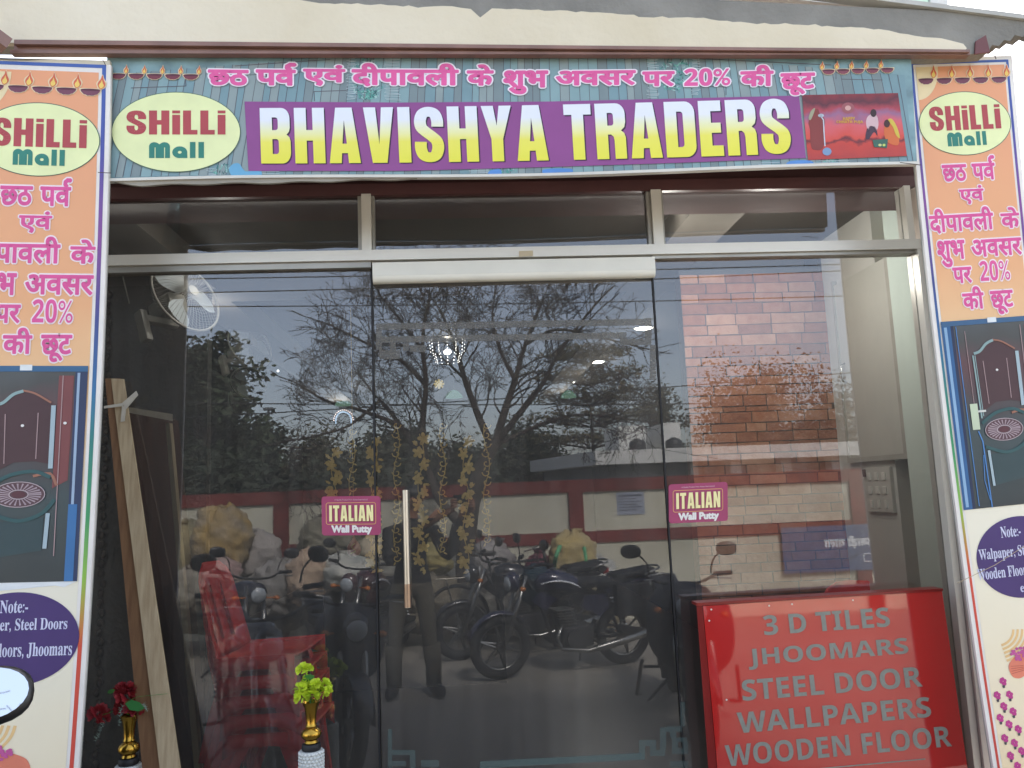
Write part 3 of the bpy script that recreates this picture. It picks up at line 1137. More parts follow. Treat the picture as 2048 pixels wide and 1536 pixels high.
def hm(a, b):
    t = (a - 415) / (1632 - 415)
    return (a, b + 6 * math.sin(t * math.pi * .9) - 10 * t * t + 3 * t)


hp = Print(hm, -.42, ban)
words_ = [('छठ', 415, 498, 139, 171), ('पर्व', 511, 592, 126, 171), ('एवं', 606, 691, 129, 172), ('दीपावली', 703, 918, 126, 173), ('के', 933, 988, 128, 171), ('शुभ', 1006, 1097, 140, 188), ('अवसर', 1111, 1272, 140, 171), ('पर', 1284, 1350, 142, 173), ('20%', 1366, 1463, 135, 173), ('की', 1480, 1548, 130, 173), ('छूट', 1560, 1631, 146, 191)]
for w, a, b, y0, y1 in words_:
    bo = .042 if w != '20%' else .015
    y0, y1 = y0 + 2, y1 - 2
    tt = ((a + b) / 2 - 415) / 1217
    sh = 10 * tt * tt - 3 * tt - 6 * math.sin(tt * math.pi * .9)
    y0, y1 = y0 + sh * .9, y1 + sh * .9
    if w == '20%': w = to_sans('20') + '%'
    hp.text('lettering_outline', w, (a + 3, y0, b - 3, y1), 7, ink('#f8eef6'), bold=bo + .05)
    hp.text('lettering', w, (a + 3, y0, b - 3, y1), 8, ink('#ea62a4'), bold=bo)
# sunset picture at the right end of the banner
pic = [(1604, 190), (1796, 186), (1814, 312), (1616, 320)]
M_sun = uvramp('sunset_print', [(0, '#b5403c'), (.22, '#c94438'), (.27, '#6a2a32'), (.31, '#d85040'), (.52, '#d8636a'), (.66, '#9a6a8c'), (.76, '#b04450'), (.88, '#5f2a36'), (1, '#8a3038')], 1, .5, noise_amt=.35, nscale=14)
o = bp_.mesh('sunset_picture', pic, [(0, 1, 2, 3)], 7, M_sun)
ul = o.data.uv_layers.new(name='UVMap')
for lp, u in zip(o.data.loops, ((0, 1), (1, 1), (1, 0), (0, 0))):
    ul.data[lp.index].uv = u
bp_.polys('printed_woman', [smooth_line([(1622, 292), (1620, 260), (1617, 244), (1624, 228), (1628, 220), (1636, 218), (1640, 228), (1650, 240), (1648, 262), (1646, 296), (1630, 300)], 3, True)], 8, ink('#8a3c38'))
bp_.polys('printed_scarf', [smooth_line([(1617, 236), (1622, 222), (1630, 216), (1627, 228), (1621, 240)], 3, True)], 9, ink('#a8a488'))
bp_.ribbons('printed_water', [([(1640, 230), (1647, 240), (1648, 262), (1650, 292)], 1.2)], 9, ink('#c8cdd8'))
bp_.ellipse('printed_splash', (1654, 303), (9, 8), 9, ink('#7f9cc0'), n=18)
bp_.ellipse('printed_splash', (1642, 231), (6, 3.5), 9, ink('#b9c0cc'), n=14)
bp_.polys('printed_man', [smooth_line([(1732, 246), (1735, 234), (1744, 228), (1754, 232), (1757, 250), (1752, 262), (1748, 254), (1740, 252), (1736, 262)], 3, True)], 8, ink('#d9b8bc'))
bp_.polys('printed_man_legs', [smooth_line([(1731, 276), (1734, 258), (1742, 252), (1752, 256), (1755, 272), (1748, 264), (1738, 278)], 3, True)], 8, ink('#4a3444'))
bp_.ellipse('printed_head', (1747, 226), (6, 8), 9, ink('#3a2428'), n=18)
bp_.polys('printed_seated_woman', [smooth_line([(1768, 262), (1772, 244), (1780, 238), (1790, 252), (1798, 276), (1796, 290), (1782, 288), (1772, 280)], 3, True)], 8, ink('#d8703c'))
bp_.polys('printed_shawl', [smooth_line([(1776, 240), (1784, 238), (1794, 254), (1800, 276), (1792, 270), (1786, 254)], 3, True)], 9, ink('#d8c04c'))
bp_.ellipse('printed_head', (1774, 247), (6, 8), 9, ink('#4a2a26'), n=18)
bp_.polys('printed_basket', [[(1745, 280), (1776, 278), (1774, 296), (1748, 294)]], 10, ink('#3f6a5c'))
bp_.ellipse('printed_fruit', (1760, 290), (3.4, 2.6), 11, ink('#d8d890'), n=12)
bp_.ellipse('printed_fruit', (1768, 290), (3, 2.6), 11, ink('#c8d870'), n=12)
bp_.ellipse('printed_emblem', (1696, 216), (13, 11), 8, ink('#a05a60'), n=24)
bp_.ellipse('printed_emblem', (1696, 216), (6, 5), 9, ink('#d8a8a0'), n=18)
bp_.text('small_lettering', to_sans('HAPPY'), (1686, 234, 1710, 240.5), 9, ink('#d8a848'), bold=.02)
bp_.text('small_lettering', to_sans('CHHATH PUJA'), (1673, 241, 1726, 247.5), 9, ink('#d8a848'), bold=.02)
# hem and batten under the banner
hem = [(214, 357)] + [(x + 12 * (x - 214) / 1608, bot(x)) for x in xs] + [(1834, 330)] + [(x + 12 * (x - 214) / 1608, bot(x) + 5.5) for x in xs[::-1]] + [(214, 364)]
MB().prism([P(x, y, -.43) for x, y in hem[1:]], -.436, -.41).build('white_batten', mat('batten_white', '#d6d2c8', .6, var=.06), ban)
fold = [(x, bot(x) + 5) for x in range(222, 900, 20)] + [(x, bot(x) + 5 + 9 * min(1, (x - 215) / 60) * (1 - max(0, (x - 560) / 330)) + 1.5 * math.sin(x * .05)) for x in range(882, 221, -20)]
MB().prism([P(x, y, -.43) for x, y in fold], -.428, -.415).build('loose_hem', mat('hem_cloth', '#9d978c', .8, var=.12, bump=.4, bscale=14), ban)

# ------------------------------------------------------------------ the two side banners
def xl(t): return 1812 + .088 * t + .000025 * t * t


def mapR(s, t): return (xl(t) + s * (1 - .00002 * t), 117 + t - s * (.03 + .00008 * t))


def mapL(s, t):
    T = 1.14 * t + (s - 210) * (.05 - .00009 * t)
    f = 1.32 + .00008 * t
    return (219 - .018 * 1.14 * t - .00002 * (1.14 * t) ** 2 - (210 - s) * f, 130 + T)


M_side = uvramp('orange_cream_print', [(0, '#f3d7a8'), (.12, '#f7e6c4'), (.30, '#f4ecd4'), (.43, '#f2ecd8'), (.62, '#f0c694'), (.72, '#efb280'), (.88, '#eea87c'), (1, '#efa67a')], 1, .5, noise_amt=.10, nscale=3)
M_stripe = uvramp('rainbow_edge', [(0, '#c8403a'), (.32, '#d8503c'), (.40, '#8fbf4a'), (.47, '#3f9a62'), (.56, '#2f7f78'), (.62, '#2f6f9f'), (.70, '#3f4a8c'), (.80, '#8a4a96'), (.90, '#4a52a0'), (1, '#3f62ae')], 1, .5)
TH = 1500


def side_banner(fn, Y, edge_left, label):
    root = thing('side_banner', label, 'banner', P(*fn(105, 700), Y))
    pr = Print(fn, Y, root)
    W0, W1 = 0, 212
    # cloth with thickness
    n = 24
    L = [fn(W0, TH * i / n) for i in range(n + 1)]
    Rr = [fn(W1, TH * i / n) for i in range(n + 1)]
    pts = [P(x, y, Y) for x, y in L] + [P(x, y, Y) for x, y in Rr[::-1]]
    MB().prism(pts, Y, Y + .012).build('cloth', ink('#efe9e2'), root)
    MB().prism(pts, Y + .0125, Y + .02).build('reverse_side', M_back, root)

    def uvquad(name, s0, s1, t0, t1, lay, m, k=20):
        V, Fc, U = [], [], []
        for i in range(k + 1):
            t = t0 + (t1 - t0) * i / k
            V += [(s0, t), (s1, t)]
            U += [(0, 1 - t / TH), (1, 1 - t / TH)]
        for i in range(k):
            Fc.append((2 * i, 2 * i + 1, 2 * i + 3, 2 * i + 2))
        return pr.mesh(name, V, Fc, lay, m, uv=U)
    if edge_left:
        uvquad('border_stripe', 8, 13, 8, TH, 1, M_stripe)
        uvquad('border_stripe', 199, 204, 8, TH, 1, M_stripe)
        uvquad('border_stripe_top', 13, 199, 8, 13, 1, ink('#4766b0'), 2)
        uvquad('printed_ground', 18, 195, 18, TH, 1, M_side)
    else:
        uvquad('border_stripe', 199, 205, 0, TH, 1, M_stripe)
        uvquad('border_stripe', 6, 11, 0, TH, 1, M_stripe)
        uvquad('border_stripe_top', 11, 199, 0, 6, 1, ink('#4766b0'), 2)
        uvquad('printed_ground', 16, 194, 14, TH, 1, M_side)
    pr.polys('printed_corner', [[(18, 18)] + [(18 + 44 * math.cos(R_(a)), 18 + 66 * math.sin(R_(a))) for a in range(0, 91, 10)]], 2, ink('#f0dcae'))
    diyas(pr, [(36 + 36.5 * i, 42 + .5 * i, 15, 11, 25) for i in range(5)], 3, 1, '#7a4458')
    logo(pr, (106, 134), (91, 63), (36, 98, 178, 147), (68, 151, 146, 179), 3)
    for w, box in (('छठ', (50, 215, 101, 250)), ('पर्व', (110, 201, 158, 250)), ('एवं', (80, 258, 131, 298)),
                   ('दीपावली', (14, 302, 145, 353)), ('के', (158, 306, 197, 350)), ('शुभ', (24, 366, 82, 421)), ('अवसर', (93, 368, 196, 405)),
                   ('पर', (50, 421, 90, 455)), ('20%', (104, 410, 168, 455)), ('की', (64, 461, 109, 508)), ('छूट', (120, 473, 168, 522))):
        bo = .03
        if w == '20%': w = to_sans('20') + '%'; bo = .0
        s_ = pr
        pr.text('lettering_outline', w, (box[0] + 2, box[1] + 2, box[2] - 2, box[3] - 2), 3, ink('#fbe9ec'), bold=bo + .05)
        pr.text('lettering', w, (box[0] + 2, box[1] + 2, box[2] - 2, box[3] - 2), 4, ink('#e2579a'), bold=bo)
    # printed ornaments
    orn = []
    for cx, cy, r0 in ((45, 600 - 70, 30), (48, 1150, 34), (60, 1420, 40)):
        for k in range(5):
            rr_ = r0 + k * 9
            orn.append((smooth_line([(cx + rr_ * math.cos(R_(a)), cy - rr_ * math.sin(R_(a)) * .9) for a in range(-80, 10, 15)], 3), 2.4))
    if edge_left or True:
        pr.ribbons('printed_swirl', [(l, w) for l, w in orn if max(q[0] for q in l) < 190], 2, ink('#efc88c'))
    # the printed steel door
    dr = Print(lambda a, b: fn(a, b), Y - .0007 * 3, root)
    dx0, dx1, dy0, dy1 = 16, 210, 528, 905
    if not edge_left: dx0, dx1 = 0, 192
    flip = (lambda a: a) if edge_left else (lambda a: a)
    Mdoor = MATS.get('door_print') or uvramp('door_print', [(0, '#2a363c'), (.4, '#36474c'), (.6, '#4a3a3e'), (.78, '#5c383c'), (.9, '#43413f'), (1, '#4a4c4c')], 1, .35, noise_amt=.25, nscale=5)
    MATS['door_print'] = Mdoor
    o = dr.mesh('printed_door', [(dx0, dy0), (dx1, dy0), (dx1, dy1), (dx0, dy1)], [(0, 1, 2, 3)], 1, Mdoor)
    ul = o.data.uv_layers.new(name='UVMap')
    for lp, u in zip(o.data.loops, ((0, 1), (1, 1), (1, 0), (0, 0))): ul.data[lp.index].uv = u
    # frame of the printed door: blue stripe on the outer side
    if edge_left:
        fx = [(16, 36), (20, 23)]
        dr.polys('printed_door_frame', [rect(16, 528, 34, 905)], 2, ink('#2c5f92'))
        dr.polys('printed_door_frame', [rect(21, 540, 27, 900)], 3, ink('#8fb3d4'))
        dr.polys('printed_door_frame', [rect(34, 528, 40, 905)], 2, ink('#1e2c4c'))
        c0 = 118
        dr.polys('printed_door_frame', [rect(16, 528, 210, 538)], 3.4, ink('#3a6288'))
        dr.polys('printed_lock', [rect(55, 696, 70, 748)], 5, ink('#c9d6b8'))
        dr.polys('printed_lock', [rect(70, 710, 86, 714)], 6, ink('#d8d8d0'))
        dr.ribbons('printed_gloss', [([(66, 752), (72, 772), (74, 905)], 1.2), ([(70, 800), (66, 850), (72, 890)], .8), ([(45, 540), (48, 900)], .8)], 4, ink('#4f86c4'))
    else:
        dr.polys('printed_door_frame', [rect(174, 528, 192, 905)], 2, ink('#2c3a5c'))
        dr.polys('printed_door_frame', [rect(177, 540, 181, 800)], 3, ink('#9fb4cc'))
        dr.polys('printed_door_frame', [rect(173, 770, 186, 905)], 3.2, ink('#3a72a8'))
        dr.polys('printed_door_frame', [rect(0, 528, 192, 538)], 3.4, ink('#35648c'))
        dr.polys('printed_door_stile', [[(150, 545), (172, 545), (170, 728), (148, 742)]], 2.4, ink('#7d4444'))
        c0 = 100
    if edge_left:
        dr.polys('printed_door_stile', [[(182, 545), (210, 545), (210, 732), (184, 722)]], 2.4, ink('#8a4648'))
    dr.polys('printed_tag', [rect(c0 - 8, 526, c0 + 10, 536)], 4.6, ink('#e8ecec'))
    dr.polys('printed_panel', [[(c0 - 44, 600)] + smooth_line([(c0 - 40, 596), (c0 - 24, 584), (c0 - 4, 574), (c0 + 18, 580), (c0 + 40, 594)], 4) + [(c0 + 44, 598), (c0 + 46, 700), (c0 + 20, 694), (c0 - 10, 696), (c0 - 42, 716)]], 3, ink('#4b3034'))
    dr.ribbons('printed_gloss', [(smooth_line([(c0 - 42, 596), (c0 - 30, 592), (c0 - 16, 578), (c0 - 2, 572)], 4), 2.6), ([(c0 - 45, 600), (c0 - 42, 726)], 1.6), ([(c0 - 41, 600), (c0 - 38, 722)], .8)], 5, ink('#8fa9a8'))
    dr.ribbons('printed_gloss', [(smooth_line([(c0 - 2, 571), (c0 + 16, 576), (c0 + 40, 592)], 4), 1.6), (smooth_line([(c0 + 20, 720), (c0 + 44, 716), (c0 + 54, 736)], 3), 2.2)], 5, ink('#a06c58'))
    dr.ribbons('printed_gloss', [([(c0 + 44, 598), (c0 + 44, 706)], 3.4), ([(c0 - 36, 792), (c0 - 34, 862)], 2.6), ([(c0 + 44, 786), (c0 + 42, 846)], 3)], 5, ink('#a9bcc4'))
    dr.ribbons('printed_line', [([(c0 - 26, 612), (c0 - 24, 698)], .7), ([(c0 + 22, 610), (c0 + 22, 690)], .7), ([(c0 + 56, 545), (c0 + 56, 860)], .7), ([(c0 - 56, 550), (c0 - 54, 700)], .5)], 4.5, ink('#b09494'))
    dr.ribbons('printed_arc', [(smooth_line([(c0 - 42, 736), (c0 - 14, 718), (c0 + 20, 712), (c0 + 44, 722)], 5), 3.2), (smooth_line([(c0 - 40, 784), (c0, 798), (c0 + 34, 786), (c0 + 52, 762)], 5), 3.2)], 5.5, ink('#2f5658'))
    dr.ellipse('printed_medallion', (c0, 752), (38, 22), 5, ink('#5c3f46'), n=40)
    dr.ribbons('printed_rays', [([(c0 + 15 * math.cos(R_(a)), 752 + 9 * math.sin(R_(a))), (c0 + 33 * math.cos(R_(a)), 752 + 19 * math.sin(R_(a)))], [.6, 1.4]) for a in range(0, 360, 14)], 6, ink('#a8959c'))
    dr.ribbons('printed_rim', [([(c0 + 38 * math.cos(R_(a)), 752 + 22 * math.sin(R_(a))) for a in range(0, 361, 12)], .7), ([(c0 + 14 * math.cos(R_(a)), 752 + 8 * math.sin(R_(a))) for a in range(0, 361, 20)], .8)], 6.2, ink('#b9a8ac'))
    dr.ellipse('printed_medallion', (c0, 752), (10, 6), 6.4, ink('#5a2f38'), n=20)
    for cx, cy in ((c0, 632), (c0 + (62 if not edge_left else 60), 628)):
        dr.ellipse('printed_spot', (cx, cy), (2.6, 2.4), 6, ink('#e8e4e0'), n=12)
    dr.polys('printed_panel', [[(c0 - 32, 800), (c0 + 38, 792), (c0 + 38, 850), (c0 - 30, 862)]], 3, ink('#33484c'))
    if not edge_left:
        pr.polys('printed_white_patch', [[(16, 905), (192, 896), (192, 905), (174, 915), (160, 912), (16, 925)]], 2.8, ink('#e8ebec'))
    # violet note oval with serif lettering
    cxo, cyo, rxo = (120, 1010, 92) if edge_left else (108, 1004, 92)
    pr.ellipse('note_oval', (cxo, cyo), (rxo, 82), 3, ink('#46306e'))
    wt = ink('#d9daf2')
    if edge_left:
        L4 = [('Note:-', (84, 946, 124, 968)), ('Walpaper, Steel Doors', (34, 986, 194, 1013)), ('Wooden Floors, Jhoomars', (26, 1025, 208, 1050)), ('etc.', (108, 1064, 134, 1080))]
    else:
        L4 = [('Note:-', (84, 936, 124, 958)), ('Walpaper, Steel Doors', (34, 968, 182, 994)), ('Wooden Floors, Jhoomars', (20, 1011, 191, 1038)), ('etc.', (98, 1052, 124, 1068))]
    for w, bx in L4:
        pr.text('note_lettering', to_serif(w), bx, 4, wt, bold=.006)
    # praying hands and pink flowers at the foot
    pr.polys('printed_hands', [smooth_line([(62, 1222), (78, 1206), (100, 1200), (124, 1206), (140, 1218), (146, 1246), (128, 1236), (112, 1236), (96, 1244), (80, 1250), (66, 1244)], 4, True)], 3, ink('#e8866c'))
    pr.ribbons('printed_fingers', [([(66, 1224 + 5 * i), (92, 1226 + 3 * i)], .6) for i in range(4)], 4, ink('#c4604c'))
    pr.polys('printed_sleeve', [[(126, 1236), (148, 1240), (160, 1300), (136, 1276)]], 3.5, ink('#7a6a48'))
    pet = []
    random.seed(5)
    for i in range(46):
        a, r = random.uniform(0, 6.28), math.sqrt(random.random())
        cx, cy = 92 + math.cos(a) * r * 24, 1202 + math.sin(a) * r * 12
        pet.append([(cx + 3.4 * math.cos(R_(b + 20 * i)), cy + 3 * math.sin(R_(b + 20 * i))) for b in range(0, 360, 60)])
    pr.polys('printed_petals', pet, 5, ink('#c9589c'))
    fl, st_ = [], []
    for j, (cx, cy) in enumerate([(46, 1254), (30, 1280), (55, 1282), (40, 1303), (29, 1325), (57, 1316), (45, 1340), (62, 1352), (32, 1366), (50, 1378), (38, 1402), (62, 1396), (49, 1424), (38, 1450), (60, 1444)]):
        for (ox, oy) in ((0, -7), (-4, -2), (4, -3), (0, 2), (-3, -6), (3, 3)):
            fl.append([(cx + ox + 3.6 * math.cos(R_(b)), cy + oy + 4 * math.sin(R_(b))) for b in range(0, 360, 60)])
        st_.append([(cx - 3, cy + 6), (cx + 3, cy + 5), (cx + 2, cy + 11), (cx - 2, cy + 11)])
    pr.polys('printed_flower', fl, 3, ink('#c23a8c'))
    pr.polys('printed_flower_base', st_, 3.5, ink('#4a4450'))
    return root


side_banner(mapR, -.36, True, 'narrow orange vertical banner hanging beside the pale grey frame edge, sky behind it')
side_banner(mapL, -.45, False, 'wide orange vertical banner hanging beside the leaning timber, motorcycle mirror before it')
tw = MB()
tw.tube([P(1915, 1166, -.46), P(1990, 1130, -.47), P(2060, 1085, -.47)], .0012, n=5)
tag(tw.build('tie_string', mat('string', '#a8977c', .8)), 'thin loose string hanging across the violet note oval', 'string')
tw = MB()
for (a, b) in (((196, 345), (222, 346)), ((205, 118), (212, 132)), ((1800, 325), (1842, 330)), ((1986, 100), (1992, 118))):
    tw.tube([P(*a, -.47), P(*b, -.47)], .0016, n=4)
tag(tw.build('tie_wire', mat('wire_rust', '#4a3a34', .7)), 'short twisted wires tying the banner corners', 'wire')

# ------------------------------------------------------------------ inside: brick-pattern wall
YBR = 1.56
bw = thing('brick_wall', 'partition covered in rough orange brick wallpaper behind the right pane', 'wall', (1.9, YBR, FZ))
bx0, bx1 = P(1380, 850, YBR).x, XS + .02
bz1 = P(1500, 548, YBR).z
MB().box(bx0, bx1, YBR + .006, YBR + .12, FZ, bz1).build('mortar', mat('mortar_brown', '#5b463c', .9, var=.2, scale=30, bump=.5), bw)
MB().box(bx0 - .004, XR, YBR + .002, YBR + .12, bz1 + .001, Zt_ - .17).build('wall_head', mat('head_grey', '#4c4d52', .8), bw)
random.seed(21)
bm_ = bpy.data.materials.new('brick_face')
bm_.use_nodes = True
nt = bm_.node_tree
b = nt.nodes['Principled BSDF']
b.inputs['Roughness'].default_value = .85
oi = nt.nodes.new('ShaderNodeObjectInfo')
tc = nt.nodes.new('ShaderNodeTexCoord')
nz = nt.nodes.new('ShaderNodeTexNoise')
nz.inputs['Scale'].default_value = 14
nz.inputs['Detail'].default_value = 7
nt.links.new(tc.outputs['Object'], nz.inputs['Vector'])
cr = nt.nodes.new('ShaderNodeValToRGB')
els = cr.color_ramp.elements
els.new(.5)
for e, (p, c) in zip(els, ((0, '#74402e'), (.5, '#a3674a'), (1, '#cda084'))):
    e.position = p
    e.color = (*lin(c), 1)
md = nt.nodes.new('ShaderNodeMath')
md.operation = 'MULTIPLY_ADD'
md.inputs[1].default_value = .55
nt.links.new(oi.outputs['Random'], md.inputs[0])
sc_ = nt.nodes.new('ShaderNodeMath')
sc_.operation = 'MULTIPLY'
sc_.inputs[1].default_value = .5
nt.links.new(nz.outputs[0], sc_.inputs[0])
nt.links.new(sc_.outputs[0], md.inputs[2])
nt.links.new(md.outputs[0], cr.inputs[0])
nt.links.new(cr.outputs[0], b.inputs['Base Color'])
bpn = nt.nodes.new('ShaderNodeBump')
bpn.inputs['Strength'].default_value = 1.0
bpn.inputs['Distance'].default_value = .01
nt.links.new(nz.outputs[0], bpn.inputs['Height'])
nt.links.new(bpn.outputs[0], b.inputs['Normal'])
z = FZ + .25
row = 0
zs = bz1
while zs > FZ + .3:
    h = random.choice((.058, .064, .066, .072, .036 if row % 9 == 4 else .066))
    x = bx0 - random.uniform(0, .12)
    while x < bx1 - .01:
        w = random.uniform(.13, .24)
        x0_, x1_ = max(bx0 + .002, x), min(bx1 - .02, x + w - .008)
        if x1_ - x0_ > .015:
            j = lambda: random.uniform(-.0022, .0022)
            y0 = YBR - random.uniform(0, .004)
            a = [(x0_ + j(), y0, zs - h + .007 + j()), (x1_ + j(), y0, zs - h + .007 + j()), (x1_ + j(), y0, zs + j()), ((x0_ + x1_) / 2, y0 - .001, zs + j()), (x0_ + j(), y0, zs + j())]
            v = a + [(p[0], YBR + .0055, p[2]) for p in a]
            m = MB().add(v, [(0, 1, 2, 3, 4), (0, 5, 6, 1), (1, 6, 7, 2), (2, 7, 8, 3), (3, 8, 9, 4), (4, 9, 5, 0)])
            m.build('brick', bm_, bw)
        x += w
    zs -= h
    row += 1

# cabinet door and switchboard on the side wall
cab = thing('cabinet_door', 'tall plain grey cupboard door with small bow handle on the right interior wall', 'cupboard door', (XS, 1.15, 1.9))


def wall_pt(px, py, X):
    """where the sight line of px,py meets the plane x = X"""
    d = M3 @ Vector(((px - 1024) / F, -(py - 768) / F, -1))
    t = (X - CAM.x) / d.x
    return CAM + d * t


ya, yb = wall_pt(1796, 700, XS).y, wall_pt(1690, 740, XS).y
yb = min(yb, YBR - .03)
zc0, zc1 = wall_pt(1750, 912, XS).z, wall_pt(1740, 535, XS).z
MB().box(XS - .031, XS + .09, .06, ya - .036, FZ, Zt_).build('wall_right', M_green, kind='structure')
MB().box(XS - .022, XS - .001, ya, yb, zc0, zc1).build('door_leaf', mat('cupboard_grey', '#bdbcb4', .55, var=.03), cab)
for a in (0, 1):
    MB().box(XS - .03, XS - .001, ya - .035 if a == 0 else yb + .001, ya - .001 if a == 0 else yb + .02, zc0 - .03, zc1 + .03).build('door_frame', mat('cupboard_frame', '#a9a79e', .6), cab)
MB().box(XS - .03, XS - .001, ya - .001, yb + .001, zc0 - .03, zc0 - .001).build('door_frame', MATS['cupboard_frame'], cab)
zm = wall_pt(1700, 745, XS).z
MB().tube([(XS - .022, yb - .05, zm + .06), (XS - .045, yb - .05, zm + .05), (XS - .05, yb - .05, zm), (XS - .045, yb - .05, zm - .05), (XS - .022, yb - .05, zm - .06)], .005, n=8).build('handle', mat('handle_chrome', '#c7c4bc', .25, metal=1), cab, smooth=True)
sb = thing('switchboard', 'white electrical switchboard with rows of switches and one dark plug', 'switchboard', (XS, 1.0, 1.55))
y1_, y0_ = wall_pt(1738, 980, XS).y, wall_pt(1790, 980, XS).y
z0_, z1_ = wall_pt(1765, 1024, XS).z, wall_pt(1765, 934, XS).z
MB().bbox((XS - .011, (y0_ + y1_) / 2, (z0_ + z1_) / 2), (.011, (y1_ - y0_) / 2, (z1_ - z0_) / 2), .004).build('plate', mat('switch_plate', '#c6c5be', .4, var=.02), sb)
for i in range(3):
    for j in range(3):
        cy = y0_ + (y1_ - y0_) * (.22 + .28 * i)
        cz = z0_ + (z1_ - z0_) * (.18 + .31 * j)
        MB().bbox((XS - .025, cy, cz), (.004, .018 if j else .012, .022), .003).build('switch', mat('switch_white', '#dbdad3', .35, var=.02), sb)
MB().bbox((XS - .03, y1_ - .02, z1_ - .03), (.008, .008, .022), .003).build('plug', mat('plug_dark', '#5a2c2a', .4), sb)

# ------------------------------------------------------------------ left side: timber leaning by the glass
ldoor = thing('packed_door', 'tall dark brown door leaf wrapped with pale tape leaning at a slant', 'door leaf', P(330, 1530, .5))
A = [P(248, 812, .42), P(345, 840, .62), P(420, 1660, .52), P(330, 1660, .32)]
Bk = [p + Vector((.012, .05, 0)) for p in A]
MB().hexa(A, Bk).build('leaf', mat('dark_walnut', '#4a302a', .65, spec=.2, var=.2, scale=3, stretch=(8, 8, .6)), ldoor)
A2 = [P(322, 842, .415), P(347, 846, .415), P(415, 1660, .35), P(396, 1660, .35)]
MB().hexa([P(331, 845, .41), P(339, 846, .41), P(412, 1660, .33), P(398, 1660, .33)], [p + Vector((.004, .03, 0)) for p in [P(331, 845, .41), P(339, 846, .41), P(412, 1660, .33), P(398, 1660, .33)]]).build('edge_strip', mat('pale_edge', '#b3a283', .6, stretch=(10, 10, 1), var=.12), ldoor)
MB().hexa([P(240, 812, .20), P(345, 828, .40), P(345, 842, .40), P(240, 822, .20)], [p + Vector((0, .004, 0)) for p in [P(240, 812, .20), P(345, 828, .40), P(345, 842, .40), P(240, 822, .20)]]).build('tape_band', mat('tape_white', '#b9b2a4', .5, bump=.3, bscale=60), ldoor)


def plank(name, q, y0, th, m, label, cat):
    a = [P(x, y, yy) for (x, y), yy in zip(q, (y0 + .1, y0 + .1, y0 - .04, y0 - .04))]
    b_ = [p + Vector((0, th, 0)) for p in a]
    o = MB().hexa(a, b_).build(name, m)
    tag(o, label, cat)
    return o


Mpl = mat('pale_timber', '#b5a283', .7, col2='#9c8768', scale=5, stretch=(14, 14, .7), bump=.2)
Mpb = mat('brown_timber', '#7f5c3c', .7, col2='#6b4a2e', scale=5, stretch=(14, 14, .7), bump=.2)
plank('timber_plank', [(210, 757), (240, 757), (350, 1700), (300, 1700)], -.125, .010, Mpb, 'brown timber plank leaning behind the pale one, nearest the left banner', 'plank')
plank('timber_plank', [(222, 757), (247, 758), (384, 1700), (340, 1700)], -.14, .010, Mpl, 'pale timber plank with pale tie leaning just before the glass', 'plank')
tw = MB()
tw.hexa([P(244, 806, -.062), P(272, 782, -.062), P(276, 790, -.062), P(252, 818, -.062)], [p + Vector((0, .004, 0)) for p in [P(244, 806, -.062), P(272, 782, -.062), P(276, 790, -.062), P(252, 818, -.062)]])
tw.hexa([P(244, 812, -.062), P(252, 814, -.062), P(249, 842, -.062), P(241, 844, -.062)], [p + Vector((0, .004, 0)) for p in [P(244, 812, -.062), P(252, 814, -.062), P(249, 842, -.062), P(241, 844, -.062)]])
tw.hexa([P(208, 812, -.062), P(246, 806, -.062), P(246, 812, -.062), P(208, 817, -.062)], [p + Vector((0, .004, 0)) for p in [P(208, 812, -.062), P(246, 806, -.062), P(246, 812, -.062), P(208, 817, -.062)]])
tag(tw.build('tape_tie', MATS['tape_white']), 'pale tape knotted round the upper end of the leaning planks', 'tape')

# carved dark panel
carv = thing('carved_panel', 'dark carved wooden door panel with beaded columns behind the planks', 'carved panel', (-1.9, .95, FZ))
Mcv = mat('carved_black_wood', '#2c2522', .45, var=.3, scale=14, bump=.6, bscale=35)
MB().box(-2.6, -1.37, .98, 1.05, FZ, 2.9).build('panel_board', Mcv, carv)
random.seed(2)
for cx in (-2.05, -1.98, -1.90):
    m = MB()
    z = FZ + .1
    k = 0
    while z < 2.85:
        m.ell((cx + .008 * math.sin(z * 40), .965, z), (.016, .02, .022), 8, 5)
        z += .05
    m.build('bead_column', mat('bead_wood', '#3c322c', .35, var=.2), carv, smooth=True)

# ------------------------------------------------------------------ red plastic chairs
Mred = mat('red_plastic', '#e02c2e', .35, var=.04, scale=4)


